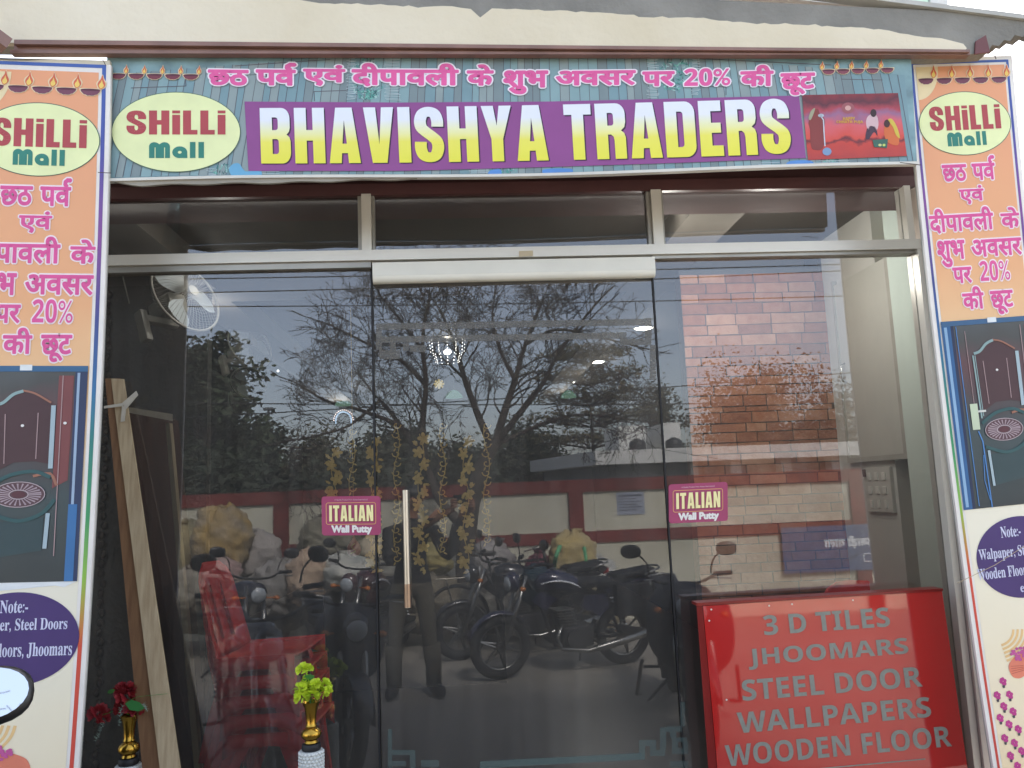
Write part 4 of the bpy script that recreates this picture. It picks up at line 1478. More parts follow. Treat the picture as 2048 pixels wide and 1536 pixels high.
def make_chair():
    """stacking chair, facing +x, origin at the floor under the seat centre"""
    t = thing('plastic_chair', 'red plastic stacking chair', 'chair', (0, 0, 0), 'stack of red plastic chairs')
    # seat: curved sheet
    m = MB()
    nx_, ny_ = 14, 8
    for i in range(nx_ + 1):
        for j in range(ny_ + 1):
            u, v = i / nx_, j / ny_
            x = -.17 + .37 * u
            z = .43 - .018 * math.sin(u * math.pi) + .03 * max(0, u - .85) * -8 * (u - .85) + .012 * (2 * v - 1) ** 2 + .015 * u
            m.v.append((x, (v - .5) * (.47 + .024 * u), z))
    for i in range(nx_):
        for j in range(ny_):
            a = i * (ny_ + 1) + j
            m.f.append((a, a + ny_ + 1, a + ny_ + 2, a + 1))
            m.mi.append(0)
    o = m.build('seat', Mred, t, smooth=True)
    sm = o.modifiers.new('s', 'SOLIDIFY')
    sm.thickness = .006
    # apron under the seat edge
    for s in (-1, 1):
        m = MB()
        n = 12
        for i in range(n + 1):
            u = i / n
            x = -.17 + .37 * u
            yy = s * (.236 + .012 * u)
            zt = .44 + .015 * u
            zb = zt - .055 - .05 * abs(2 * u - 1) ** 3
            m.v += [(x, yy, zt), (x, yy + s * .006, zb)]
        for i in range(n):
            m.f.append((2 * i, 2 * i + 1, 2 * i + 3, 2 * i + 2))
            m.mi.append(0)
        o = m.build('seat_edge', Mred, t, smooth=True)
        o.modifiers.new('s', 'SOLIDIFY').thickness = .006
    # back: tall curved shell with rounded top and slots
    m = MB()
    cols, rows = 12, 12
    for i in range(rows + 1):
        for j in range(cols + 1):
            u, v = i / rows, j / cols
            w = .215 * (1 - .12 * u) * (1 if u < .75 else math.sqrt(max(0.02, 1 - ((u - .75) / .25) ** 2 * .75)))
            y = (v - .5) * 2 * w
            z = .42 + .43 * u
            x = -.165 - .12 * u - .035 * math.cos((v - .5) * math.pi) + .035 * 0
            m.v.append((x, y, z))
    for i in range(rows):
        for j in range(cols):
            if 2 <= i <= 8 and j in (2, 5, 8) : continue
            a = i * (cols + 1) + j
            m.f.append((a, a + cols + 1, a + cols + 2, a + 1))
            m.mi.append(0)
    o = m.build('backrest', Mred, t, smooth=True)
    o.modifiers.new('s', 'SOLIDIFY').thickness = .007
    # legs: L-section blades
    for sx in (-1, 1):
        for sy in (-1, 1):
            xt, xb = (.18, .205) if sx > 0 else (-.16, -.235)
            m = MB()
            for k in range(9):
                u = k / 8
                x = xt + (xb - xt) * u + (.05 * sx * (-1) * (1 - u) ** 3)
                y = sy * (.205 + .03 * u)
                z = .42 * (1 - u)
                w = .05 * (1 - u) ** 1.2 + .026
                m.v += [(x - sx * w, y, z), (x, y, z), (x, y - sy * w * .7, z)]
            for k in range(8):
                a = 3 * k
                m.f += [(a, a + 1, a + 4, a + 3), (a + 1, a + 2, a + 5, a + 4)]
                m.mi += [0, 0]
            o = m.build('leg', Mred, t, smooth=30)
            o.modifiers.new('s', 'SOLIDIFY').thickness = .006
    return t


ch0 = make_chair()
yC = .55
top_seat = P(538, 1300, yC)
n_ch = 5
zb0 = FZ
step_h = .083
cz_top = top_seat.z - .43
labels = ['red plastic chair on top of the stack, its whole seat showing', 'red plastic chair second from the top of the stack', 'red plastic chair in the middle of the stack of five', 'red plastic chair second from the bottom of the stack', 'lowest red plastic chair of the stack, its legs showing']
for k in range(n_ch):
    o = ch0 if k == 0 else copy_tree(ch0)
    o.location = (top_seat.x + .0 + .010 * k, yC + .004 * k, cz_top - step_h * k)
    o.rotation_euler = (0, 0, R_(-6))
    o['label'] = labels[k]
c2 = copy_tree(ch0)
p = P(1752, 1172, 1.0)
c2.location = (p.x, 1.05, p.z - .86)
c2.rotation_euler = (0, 0, R_(-95))
c2['label'] = 'single red plastic chair behind the red services board'
del c2['group']
# a low stand under the lone chair so that it does not hang in the air
if c2.location.z > FZ + .02:
    stn = MB().bbox((c2.location.x, c2.location.y, (FZ + c2.location.z) / 2), (.3, .3, (c2.location.z - FZ) / 2), .01).build('low_plinth', mat('plinth_grey', '#6f6b64', .7))
    tag(stn, 'low grey plinth under the lone red chair', 'plinth')
lo = cz_top - step_h * 4
if lo > FZ + .01:
    stn = MB().bbox((top_seat.x + .04, yC + .02, (FZ + lo) / 2), (.34, .32, (lo - FZ) / 2), .01).build('low_plinth', mat('plinth_grey', '#6f6b64', .7))
    tag(stn, 'low grey plinth carrying the stack of red chairs', 'plinth')

# ------------------------------------------------------------------ red services board
Yb = -.135
sgn = thing('services_board', 'big glossy red acrylic board with silver lettering standing before the right pane', 'board', P(1650, 1400, Yb))
Mrb = mat('red_acrylic', '#b52a27', .04, var=.03, scale=2, coat=1.0)
q = [(1406, 1212), (1884, 1181), (1950, 1640), (1444, 1640)]
a = [P(x, y, Yb) for x, y in q]
MB().hexa(a, [p + Vector((0, .055, 0)) for p in a]).build('face_sheet', Mrb, sgn)
MB().hexa([P(1393, 1210, Yb + .01), P(1405, 1212, Yb - .001), P(1443, 1640, Yb - .001), P(1424, 1640, Yb + .01)], [P(1393, 1210, Yb + .08), P(1405, 1212, Yb + .08), P(1443, 1640, Yb + .08), P(1424, 1640, Yb + .08)]).build('side_sheet', mat('red_acrylic_dark', '#7a1a18', .3), sgn)
MB().hexa([P(1393, 1206, Yb - .004), P(1886, 1177, Yb - .004), P(1886, 1182, Yb - .004), P(1393, 1212, Yb - .004)], [p + Vector((0, .07, 0)) for p in [P(1393, 1206, Yb - .004), P(1886, 1177, Yb - .004), P(1886, 1182, Yb - .004), P(1393, 1212, Yb - .004)]]).build('top_edge', MATS['red_acrylic_dark'], sgn)


def sm_(a, b):   # a in 0..480 across, b in 0..330 down
    t = b / 330
    lx = 1406 + 29 * t
    rx = 1884 + 47 * t
    f = a / 480
    return (lx + (rx - lx) * f, 1212 + b - 31 * f - 14 * t * f)


sp_ = Print(sm_, Yb - .001, sgn)
Mst = mat('silver_foil', '#85877f', .5, metal=.0, var=.1, scale=60, bump=.1)
for w, bx in (('3 D TILES', (117, 27, 368, 67)), ('JHOOMARS', (80, 92, 397, 134)), ('STEEL DOOR', (62, 153, 415, 195)), ('WALLPAPERS', (47, 217, 424, 259)), ('WOODEN FLOOR', (18, 280, 455, 323))):
    sp_.text('lettering', to_sans(w), bx, 1, Mst, bold=.004)
sp_.ribbons('lower_rule', [([(70, 344), (400, 344)], 1.2)], 1, Mst)
sp_.polys('screw_head', [[(cx + 2 * math.cos(R_(a)), cy + 2 * math.sin(R_(a))) for a in range(0, 360, 60)] for cx, cy in ((16, 8), (132, 8), (178, 8), (300, 8), (10, 30), (30, 190))], 1.5, mat('screw_white', '#d8c8c0', .4))

# ------------------------------------------------------------------ vases on beaded pedestals, outside the glass
Mgold = mat('polished_brass', '#b8903c', .22, metal=1, var=.06, scale=8)
Mped = mat('white_beaded_glaze', '#d4d6d2', .4, var=.04)


def flower(c, r, m, parent, name='bloom', n=26, seed=0):
    random.seed(seed)
    b = MB()
    for k in range(n):
        th = k * 2.399
        ph = math.acos(1 - 1.5 * (k + .5) / n)
        d = Vector((math.sin(ph) * math.cos(th), math.sin(ph) * math.sin(th), math.cos(ph)))
        t = d.orthogonal().normalized()
        t = (Matrix.Rotation(random.uniform(0, 6.28), 3, d) @ t)
        s_ = d.cross(t)
        w = r * random.uniform(.34, .5)
        c0 = Vector(c) + d * r * .35
        tip = Vector(c) + d * r * random.uniform(.9, 1.12)
        o = len(b.v)
        pts = [c0 - s_ * w * .3, c0 + s_ * w * .3, tip + s_ * w * .9 - d * r * .12, tip + s_ * w * .4 + d * r * .06 + t * r * .08, tip - d * r * .05 + t * r * .05, tip - s_ * w * .4 + d * r * .07 + t * r * .08, tip - s_ * w * .9 - d * r * .12]
        b.add(pts, [(0, 1, 2, 3, 4), (0, 4, 5, 6)])
    return b.build(name, m, parent, recalc=False)


def vase_and_pedestal(px, pyt, Y, sc, colour, lab):
    base = P(px, pyt, Y)
    k = sc
    zt = base.z      # lip of the vase
    x, y = base.x, Y
    h = .155 * k
    v = thing('brass_vase', f'polished brass vase of {colour} artificial flowers on its white pedestal', 'vase', (x, y, zt - h))
    prof = [(.020, 0), (.026, .004), (.022, .012), (.034, .022), (.040, .034), (.034, .048), (.020, .058), (.022, .064), (.018, .070), (.020, .10), (.026, .135), (.036, .152), (.038, .155), (.034, .153), (.022, .13), (.014, .10)]
    MB().lathe([(r * k, z * k) for r, z in prof], (x, y, zt - h), 28).build('vase_body', Mgold, v, smooth=50)
    pd = thing('pedestal', f'white beaded column pedestal with black collar carrying the {colour} flowers', 'pedestal', (x, y, FZ))
    MB().lathe([(.034 * k, 0), (.036 * k, .004), (.036 * k, .018), (.032 * k, .024)], (x, y, zt - h - .024), 24).build('collar', M_dark, pd, smooth=40)
    zp = zt - h - .025
    H = zp - FZ
    prof = []
    nrow = int(H / .012)
    for i in range(nrow + 1):
        prof.append((.046 * k, H * i / nrow))
    m = MB()
    m.lathe([(.044 * k, 0), (.044 * k, H)], (x, y, FZ), 24)
    m.build('column_core', Mped, pd, smooth=40)
    m = MB()
    rows = min(int(.42 / .0125), int(H / .0125))
    for i in range(rows):
        for j in range(20):
            a = 2 * math.pi * (j + .5 * (i % 2)) / 20
            m.ell((x + .044 * k * math.cos(a), y + .044 * k * math.sin(a), zp - .008 - i * .0125), (.0062, .0062, .0062), 6, 4)
    tag(m.build('bead_cover', Mped, pd, smooth=True), kind='stuff')
    return v, Vector((x, y, zt)), pd


Myel = mat('lime_petals', '#c9dc3a', .6, var=.12, scale=30)
Mgrn = mat('leaf_green', '#3f7a34', .6, var=.2, scale=20)
v, c, pd = vase_and_pedestal(622, 1402, -.18, 1.0, 'lime yellow', '')
for i, (dx, dz, r) in enumerate(((-.030, .022, .030), (.006, .020, .030), (.045, .026, .026), (-.034, .052, .027), (.000, .050, .028), (.052, .052, .028), (.022, .062, .026), (-.028, .120, .028), (-.012, .118, .022), (.070, .040, .018), (-.012, .076, .024))):
    flower(c + Vector((dx, -.02 + .014 * (i % 3), dz)), r, Myel, v, seed=i)
m = MB()
for (dx, dz) in ((-.02, .10), (.05, .05), (0, .05), (-.03, .05)):
    m.tube([c + Vector((0, 0, -.02)), c + Vector((dx * .5, 0, dz * .5)), c + Vector((dx, 0, dz))], .0015, n=5)
m.build('stem', Mgrn, v)


def leaf(c, d, w, m, parent, name='leaf'):
    c = Vector(c)
    d = Vector(d)
    s_ = Vector((d.z, .3 * d.length, -d.x)).normalized() * w
    b = MB().add([c, c + d * .3 + s_, c + d * .7 + s_ * .9, c + d, c + d * .7 - s_ * .9, c + d * .3 - s_], [(0, 1, 2, 3), (0, 3, 4, 5)])
    return b.build(name, m, parent, recalc=False)


leaf(c + Vector((-.03, -.02, .085)), (.05, 0, .012), .013, Mgrn, v)
Mrose = mat('red_petals', '#8c1f26', .6, var=.15, scale=30)
v, c, pd = vase_and_pedestal(259, 1430, -.10, 1.02, 'dark red', '')
for i, (dx, dz, r) in enumerate(((-.005, .080, .042), (.018, .030, .038), (-.028, .026, .034), (.040, .016, .03), (-.115, .012, .038), (-.10, -.012, .026), (.01, .10, .03), (-.03, .095, .03))):
    flower(c + Vector((dx, -.02 + .014 * (i % 3), dz)), r, Mrose, v, seed=20 + i)
leaf(c + Vector((.005, -.06, .058)), (.075, 0, -.022), .022, mat('leaf_bright', '#3f8a48', .55, var=.15), v)
leaf(c + Vector((-.07, -.04, .095)), (.03, 0, .012), .008, Mgrn, v)
m = MB()
m.tube([c, c + Vector((-.05, 0, .02)), c + Vector((-.11, -.01, .005))], .0015, n=5)
m.tube([c + Vector((0, -.05, .06)), c + Vector((.05, -.05, .078)), c + Vector((.16, -.05, .083))], .001, n=4)
m.build('stem', Mgrn, v)
m = MB()
for o0, d0 in (((-.005, -.06, .05), (-.012, 0, -.075)), ((-.075, -.05, -.01), (-.03, 0, -.07)), ((.07, -.05, .05), (.018, 0, -.03))):
    o0, d0 = c + Vector(o0), Vector(d0)
    for k in range(26):
        t = k / 26
        b0 = o0 + d0 * t
        a = random.uniform(0, 6.28)
        e = b0 + Vector((math.cos(a) * .011, math.sin(a) * .006, .004 + math.sin(a * 2) * .006))
        m.add([b0, b0 + Vector((.001, 0, .002)), e], [(0, 1, 2)])
        m.add([b0, e + Vector((.001, 0, .001)), e], [(0, 1, 2)])
tag(m.build('pale_sprig', mat('silver_sprig', '#9ab4a4', .6), v), kind='stuff')

# ------------------------------------------------------------------ ceiling lights and lamps inside
Mem = emis('lit_diffuser', (1.0, .96, .88), 9)
LP = [(1287, 654, 0, 'brightest round ceiling light above the brick wall edge'), (1194, 722, 0, 'middle round ceiling light of the right row'), (1137, 763, 0, 'farthest round ceiling light of the right row'),
      (683, 780, 0, 'round ceiling light above the arched picture light'), (405, 562, 0, 'round ceiling light behind the white fan guard'), (895, 702, 1, '')]


def ceil_pt(px, py, z):
    d = M3 @ Vector(((px - 1024) / F, -(py - 768) / F, -1))
    t = (z - CAM.z) / d.z
    return CAM + d * t


for px, py, kind, lab in LP[:5]:
    p = ceil_pt(px, py, Zt_)
    if p.y > YB - .2:
        p = P(px, py, YB - .6)
        p.z = Zt_
    t = thing('ceiling_light', lab, 'ceiling light', (p.x, p.y, Zt_), 'round ceiling lights')
    MB().lathe([(.10, -.004), (.10, -.012), (.082, -.014)], (p.x, p.y, Zt_), 24).build('trim_ring', M_white, t, smooth=40)
    MB().lathe([(.078, -.0145), (.078, -.018), (.02, -.02)], (p.x, p.y, Zt_), 24).build('diffuser', Mem, t)
    l = bpy.data.lights.new('ceiling_lamp', 'POINT')
    l.energy = 2.2
    l.color = (1, .96, .9)
    l.shadow_soft_size = .07
    lo_ = bpy.data.objects.new('ceiling_lamp', l)
    lo_.location = (p.x, p.y, Zt_ - .35)
    COL.objects.link(lo_)
# two lit spots towards the right, plus an unseen lamp added for the fan
for (x, y) in ((1.75, .75), (1.15, .70), (-1.2, .68)):
    t = thing('ceiling_light', 'small round ceiling light near the window %s' % ('by the brick wall front' if x > 1.5 else 'between the door and the brick wall' if x > 0 else 'at left, added to light the near wall fan'), 'ceiling light', (x, y, Zt_), 'round ceiling lights')
    MB().lathe([(.07, -.004), (.07, -.012), (.055, -.014)], (x, y, Zt_), 24).build('trim_ring', M_white, t, smooth=40)
    MB().lathe([(.052, -.0145), (.052, -.018), (.02, -.02)], (x, y, Zt_), 24).build('diffuser', Mem, t)
    l = bpy.data.lights.new('ceiling_lamp', 'POINT')
    l.energy = 3.6 if x > 0 else .8
    l.color = (1, .96, .9)
    l.shadow_soft_size = .05
    lo_ = bpy.data.objects.new('ceiling_lamp', l)
    lo_.location = (x, y, Zt_ - .45)
    COL.objects.link(lo_)

# chandelier of beaded strings
p = P(895, 706, 4.6)
cd = thing('chandelier', 'round crystal chandelier with hanging bead strings glowing in the dark room', 'chandelier', (p.x, p.y, p.z))
Mcr = emis('lit_crystal', (1, .97, .9), 1.2)
Mch = mat('chandelier_metal', '#7a756c', .3, metal=1)
MB().lathe([(.17, .13), (.19, .135), (.19, .15), (.16, .155)], p, 32).build('crown_ring', Mch, cd, smooth=40)
MB().lathe([(.012, .15), (.012, Zt_ - p.z)], p, 10).build('rod', Mch, cd)
MB().ell((p.x, p.y, p.z + .01), (.035, .035, .025)).build('bulb', emis('lit_bulb', (1, .97, .9), 14), cd, smooth=True)
for k in range(12):
    a = 2 * math.pi * k / 12
    m = MB()
    for j in range(7):
        r = .18 - .010 * j * (1 if j > 3 else .3)
        m.ell((p.x + r * math.cos(a), p.y + r * math.sin(a), p.z + .12 - .035 * j), (.0036, .0036, .0045), 6, 4)
    m.build('bead_string', Mcr, cd, smooth=True)
p2 = P(880, 590, 3.2)
cd2 = thing('chandelier', 'small drum chandelier with long glass drops near the top of the door', 'chandelier', (p2.x, p2.y, p2.z))
MB().lathe([(.11, .10), (.12, .105), (.12, .12)], p2, 24).build('crown_ring', Mch, cd2, smooth=40)
MB().lathe([(.01, .12), (.01, Zt_ - p2.z)], p2, 8).build('rod', Mch, cd2)
for k in range(10):
    a = 2 * math.pi * k / 10
    MB().tube([(p2.x + .11 * math.cos(a), p2.y + .11 * math.sin(a), p2.z + .09), (p2.x + .11 * math.cos(a), p2.y + .11 * math.sin(a), p2.z - .01 - .03 * (k % 2))], .005, n=6).build('glass_drop', emis('drop_glow', (.8, .9, 1), .25) if k % 3 else Mcr, cd2)
# brass pendants
for i, (px, py, Y, lab) in enumerate(((925, 440, 1.6, 'small brass lantern lamp showing through the middle transom'), (878, 768, 4.2, 'small brass flower shaped pendant beside the chandelier'))):
    p = P(px, py, Y)
    t = thing('pendant_lamp', lab, 'lamp', p)
    Mb2 = mat('warm_brass_glow', '#a8822c', .3, metal=.8)
    if i == 0:
        MB().lathe([(.004, .02), (.022, .018), (.024, .008), (.018, .006)], p, 12).build('cap', Mb2, t, smooth=50)
        MB().lathe([(.018, .005), (.02, -.015), (.010, -.03), (.003, -.04)], p, 12).build('lantern_glass', emis('lantern_glow', (1, .72, .25), .35), t, smooth=50)
    else:
        m = MB()
        for k in range(8):
            a = k * math.pi / 4
            m.tube([p, p + Vector((math.cos(a) * .05, 0, math.sin(a) * .045))], [.006, .012], n=6)
        m.build('petal_arm', emis('petal_glow', (1, .8, .35), .12), t)
    MB().tube([p + Vector((0, 0, .02)), Vector((p.x, p.y, Zt_))], .003, n=5).build('rod', Mch, t)
for px, py, Y, lab in ((908, 790, 7.6, 'dim bowl lamp hanging below the round chandelier'), (1137, 790, 8.4, 'green glass shade under the farthest ceiling light'), (686, 806, 8.6, 'green glass shade under the left ceiling light')):
    p = P(px, py, Y)
    t = thing('pendant_lamp', lab, 'lamp', p)
    MB().lathe([(.02, .07), (.06, .05), (.11, .0), (.12, -.04), (.115, -.04)], p, 20).build('glass_shade', emis('green_shade_glow', (.25, .5, .36), .08), t, smooth=60)
    MB().tube([p + Vector((0, 0, .06)), Vector((p.x, p.y, Zt_))], .004, n=5).build('rod', Mch, t)
# arched picture light
p = P(687, 840, 7.0)
ar = thing('arched_mirror', 'small arched wall mirror outlined with tiny blue white lights', 'mirror', (p.x, p.y, p.z))
sk = .62
arch_pts = [(-.16, -.16)] + [(-.16 * math.cos(R_(a)), .0 + .17 * math.sin(R_(a))) for a in range(0, 181, 12)] + [(.16, -.16)]
MB().tube([(p.x + a * sk * 1.0, p.y, p.z + b * sk) for a, b in arch_pts], .010, n=6).build('lit_rim', emis('rim_glow', (.55, .75, 1), .22), ar, smooth=True)
m = MB()
for a, b in smooth_line([(q[0] * 1.25, q[1] * 1.25) for q in arch_pts[1:-1]], 1):
    m.ell((p.x + a * sk, p.y, p.z + b * sk), (.006, .006, .006), 6, 4)
m.build('light_bead', emis('bead_glow', (1, .8, .75), .8), ar)
MB().box(p.x - .10, p.x + .10, p.y, p.y + .02, p.z - .10, p.z - .09).build('shelf', M_alu, ar)
for px, py in ((556, 742), (415, 790)):
    p = P(px, py, 5)
    o = MB().ell(p, (.009, .009, .009), 8, 6).build('indicator_lamp', emis('tiny_lamp', (1, 1, 1), 4 if px > 500 else .8), smooth=True)
    tag(o, 'tiny white point of light deep in the room' if px > 500 else 'faint tiny lamp above the leaning door leaf', 'lamp')

# ------------------------------------------------------------------ wall fans
Mfan = mat('fan_white', '#98958d', .4, var=.04)


def wall_fan(px, py, Y, sc, rot, label, seed=0):
    c = P(px, py, Y)
    t = thing('wall_fan', label, 'fan', c)
    rt = Matrix.Rotation(R_(rot), 3, 'Z') @ Matrix.Rotation(R_(-20), 3, 'X')

    def X(m):
        return m.xf(Matrix.Translation(c) @ rt.to_4x4() @ Matrix.Scale(sc, 4))
    m = MB()
    m.torus((0, 0, 0), .21, .007, 'y', 48, 8)
    X(m).build('guard_rim', Mfan, t, smooth=True)
    m = MB()
    for k in range(48):
        a = 2 * math.pi * k / 48
        m.tube([(.03 * math.cos(a), -.06, .03 * math.sin(a)), (.14 * math.cos(a + .2), -.05, .14 * math.sin(a + .2)), (.21 * math.cos(a + .3), 0, .21 * math.sin(a + .3))], .0011, n=4, cap=False)
        m.tube([(.05 * math.cos(a), .08, .05 * math.sin(a)), (.16 * math.cos(a), .07, .16 * math.sin(a)), (.21 * math.cos(a), 0, .21 * math.sin(a))], .0011, n=4, cap=False)
    tag(X(m).build('guard_wires', Mfan, t), kind='stuff')
    m = MB()
    m.lathe([(.03, -.065), (.03, -.058)], (0, 0, 0), 16)
    m.v = [(v[0], v[2], v[1]) for v in m.v]
    X(m).build('guard_badge', Mfan, t)
    for k in range(3):
        a0 = k * 2.094
        m = MB()
        pts = []
        for i in range(7):
            for j in range(4):
                u, w = i / 6, j / 3
                r = .03 + .15 * u
                aa = a0 + (w - .5) * (.5 + .7 * math.sin(u * 2.6))
                m.v.append((r * math.cos(aa), .01 + .04 * (w - .5), r * math.sin(aa)))
        for i in range(6):
            for j in range(3):
                q = i * 4 + j
                m.f.append((q, q + 1, q + 5, q + 4))
                m.mi.append(0)
        X(m).build('blade', mat('fan_blade', '#a9b0b4', .3), t, smooth=True)
    m = MB()
    m.bbox((0, .15, .0), (.06, .09, .055), .02)
    X(m).build('motor_housing', Mfan, t, smooth=50)
    m = MB()
    m.bbox((-.06, .16, -.09), (.10, .022, .02), .008)
    m.bbox((-.17, .17, -.13), (.02, .03, .09), .008)
    X(m).build('bracket_arm', Mfan, t, smooth=50)
    return t


wall_fan(372, 592, .78, .98, 58, 'near white wall fan with wire guard above the leaning planks')
wall_fan(500, 690, 3.3, 1.0, 52, 'second white wall fan, dimmer, left of the bare tree reflection')
wall_fan(497, 765, 5.2, .9, 30, 'farthest small white wall fan on the left')
# the near fan's mounting plate and pull cord
pc = MB()
pc.tube([P(243, 545, .9), P(262, 620, 1.0), P(266, 650, 1.0)], .004, n=5)
tag(pc.build('fan_cord', Mfan), 'pale fan cord hanging down the wall in the upper left pane', 'cord')

# ------------------------------------------------------------------ floral wallpaper panel with gold vines
YV = 3.3
fp = thing('floral_panel', 'dark wallpaper panel with gold flower and scroll vines behind the pull handle', 'panel', (-.6, YV + .03, 1.2))
x0_, x1_ = P(645, 1000, YV + .02).x, P(1000, 1000, YV + .02).x
MB().box(x0_, x1_, YV + .02, YV + .06, FZ, P(820, 842, YV).z).build('panel_sheet', mat('black_wallpaper', '#211e1c', .6), fp)
Mgv = mat('gold_print', '#e0c070', .5, metal=.0, col2='#b89a52', scale=30)
vp = Print(pid, YV + .018, fp)


def fl_shape(cx, cy, r, n=5, ph=0, inner=.45):
    return [(cx + r * (inner + (1 - inner) * abs(math.cos(n * (a + ph) / 2))) * math.cos(a), cy + r * (inner + (1 - inner) * abs(math.cos(n * (a + ph) / 2))) * math.sin(a)) for a in [k * 2 * math.pi / 40 for k in range(40)]]


def leaf_shape(x, y, a, l, w):
    ca, sa = math.cos(a), math.sin(a)
    pts = [(0, 0), (.25, .7), (.45, .55), (.6, .8), (.75, .4), (1, 0), (.75, -.4), (.6, -.8), (.45, -.55), (.25, -.7)]
    return [(x + p[0] * l * ca - p[1] * w * sa, y + p[0] * l * sa + p[1] * w * ca) for p in pts]


for cx, y0, y1, kind in ((668, 895, 1000, 'f'), (704, 862, 985, 'c'), (748, 872, 1130, 'f'), (793, 850, 1120, 'c'), (842, 868, 1140, 'f'), (885, 850, 1110, 'c'), (932, 872, 1130, 'f'), (973, 850, 1090, 'c')):
    random.seed(int(cx))
    L, Pl = [], []
    ln = []
    y = y0
    while y < y1:
        ln.append((cx + 6 * math.sin(y * .05 + cx), y))
        y += 8
    L.append((ln, .8))
    if kind == 'f':
        y = y0 + 10
        k = 0
        while y < y1:
            ox = 7 * (-1) ** k
            Pl.append(fl_shape(cx + ox * .8, y, random.uniform(10, 14), 5, random.random()))
            for j in range(3):
                a = random.uniform(0, 6.28)
                Pl.append(leaf_shape(cx - ox, y + 9 + j * 4, a, random.uniform(10, 16), random.uniform(3.4, 5)))
            y += 27
            k += 1
    else:
        y = y0
        k = 0
        while y < y1:
            s_ = (-1) ** k
            sp = [(cx + s_ * (9 - .9 * i) * math.cos(i * .62), y + (9 - .9 * i) * math.sin(i * .62)) for i in range(9)]
            L.append((sp, 1.1))
            Pl.append(leaf_shape(cx - s_ * 2, y + 8, 1.2 + s_ * .8, 9, 2.2))
            y += 19
            k += 1
    vp.ribbons('vine_stem', L, 1, Mgv)
    vp.polys('vine_leaves', Pl, 1.5, Mgv)
p = P(708, 1098, YV - .2)
rd = thing('hanging_ornament', 'round dark red ornament with gold scroll hanging under the pink sticker', 'ornament', p)
MB().lathe([(.008, .10), (.02, .07), (.05, .03), (.06, -.01), (.045, -.045), (.012, -.06)], p, 20).build('ornament_body', mat('ornament_red', '#8c2018', .35, var=.1), rd, smooth=60)
MB().tube(smooth_line([(p.x - .02, p.y - .058, p.z - .03), (p.x + .02, p.y - .06, p.z - .01), (p.x - .012, p.y - .058, p.z + .02), (p.x + .012, p.y - .045, p.z + .045)], 4), .004, n=5).build('gold_scroll', Mgv, rd)
MB().tube([(p.x, p.y, p.z + .1), (p.x, p.y, Zt_)], .002, n=4).build('cord', Mgv, rd)

# ================================================================== the street side, seen mirrored in the glass
YW = 7.05      # boundary wall distance from the glass
wl = thing('boundary_wall', 'long whitewashed boundary wall with dark red bands and piers across the street', 'wall', (0, -YW, 0))
Mww = mat('old_whitewash', '#c9c6b4', .9, col2='#b3ae9a', scale=1.4, bump=.4, bscale=12, detail=9)
Mrw = mat('red_oxide_band', '#6e2c26', .85, var=.2, scale=3, bump=.3, bscale=20)
z_top = 1.80
z1, z2, z3 = 1.62, 1.13, .98
MB().box(-16, 20, -YW - .2, -YW, 0, z1 + .02).build('wall_face', Mww, wl)
MB().box(-16, 20, -YW - .23, -YW + .035, z1 + .02, z_top).build('coping_band', Mrw, wl)
MB().box(-16, 20, -YW - .19, -YW + .02, z3, z2).build('middle_band', Mrw, wl)
for k in range(-4, 6):
    x = Q(1150, 1000, YW).x + 3.78 * k
    MB().box(x - .09, x + .10, -YW - .22, -YW + .045, 0, z_top - .01).build('pier', Mrw, wl)
# paper notice and a patch on the wall
pn = thing('paper_notice', 'grey printed paper notice pasted on the whitewashed wall right of the pier', 'notice', Q(1261, 1007, YW - .01))
a, b_ = Q(1232, 985, YW - .01), Q(1290, 1028, YW - .01)
MB().box(min(a.x, b_.x), max(a.x, b_.x), -YW + .004, -YW + .008, b_.z, a.z).build('sheet', mat('notice_paper', '#8e93a0', .8, var=.08, scale=12), pn)
mm = MB()
for i in range(6):
    zz = a.z - .05 - i * .036
    mm.box(min(a.x, b_.x) + .03, max(a.x, b_.x) - .03 - (.08 if i % 2 else 0), -YW + .0085, -YW + .0095, zz - .008, zz + (.012 if i == 0 else .003))
mm.build('printed_line', mat('notice_ink', '#4a4e5c', .8), pn)
# blue scrap dealer's banner on the wall
p0, p1 = Q(1562, 1065, YW - .05), Q(1765, 1135, YW - .05)
bb = thing('blue_banner', 'blue cloth banner with white lettering hung on the boundary wall', 'banner', (p0.x, -YW + .05, p0.z))
bx0_, bx1_ = p0.x, p1.x + .75
MB().box(bx0_, bx1_, -YW + .05, -YW + .056, p1.z - .02, p0.z + .06).build('cloth', mat('blue_cloth', '#44587c', .6, var=.1), bb)


def wall_text(text, xa, xb, zb_, zt_, m, bold, parent):
    """lettering facing +y on the wall, reading correctly in the street (mirrored in the glass)"""
    v, f, segs, extra, bb_ = glyphs(text)
    g = lambda p: (xb + (p[0] - bb_[0]) / (bb_[2] - bb_[0]) * (xa - xb), zb_ + (p[1] - bb_[1]) / (bb_[3] - bb_[1]) * (zt_ - zb_))
    mb = MB()
    mb.add([(g(p)[0], -YW + .058, g(p)[1]) for p in v], f)
    for i, (a, b) in enumerate(segs):
        dx, dy = b[0] - a[0], b[1] - a[1]
        l = math.hypot(dx, dy)
        if l < 1e-5: continue
        nx, ny = -dy / l * bold, dx / l * bold
        q = [(a[0] + nx, a[1] + ny), (a[0] - nx, a[1] - ny), (b[0] - nx, b[1] - ny), (b[0] + nx, b[1] + ny)]
        mb.add([(g(p)[0], -YW + .0585 + (i % 9) * .0001, g(p)[1]) for p in q], [(0, 1, 2, 3)])
    mb.build('lettering', m, parent, recalc=False)


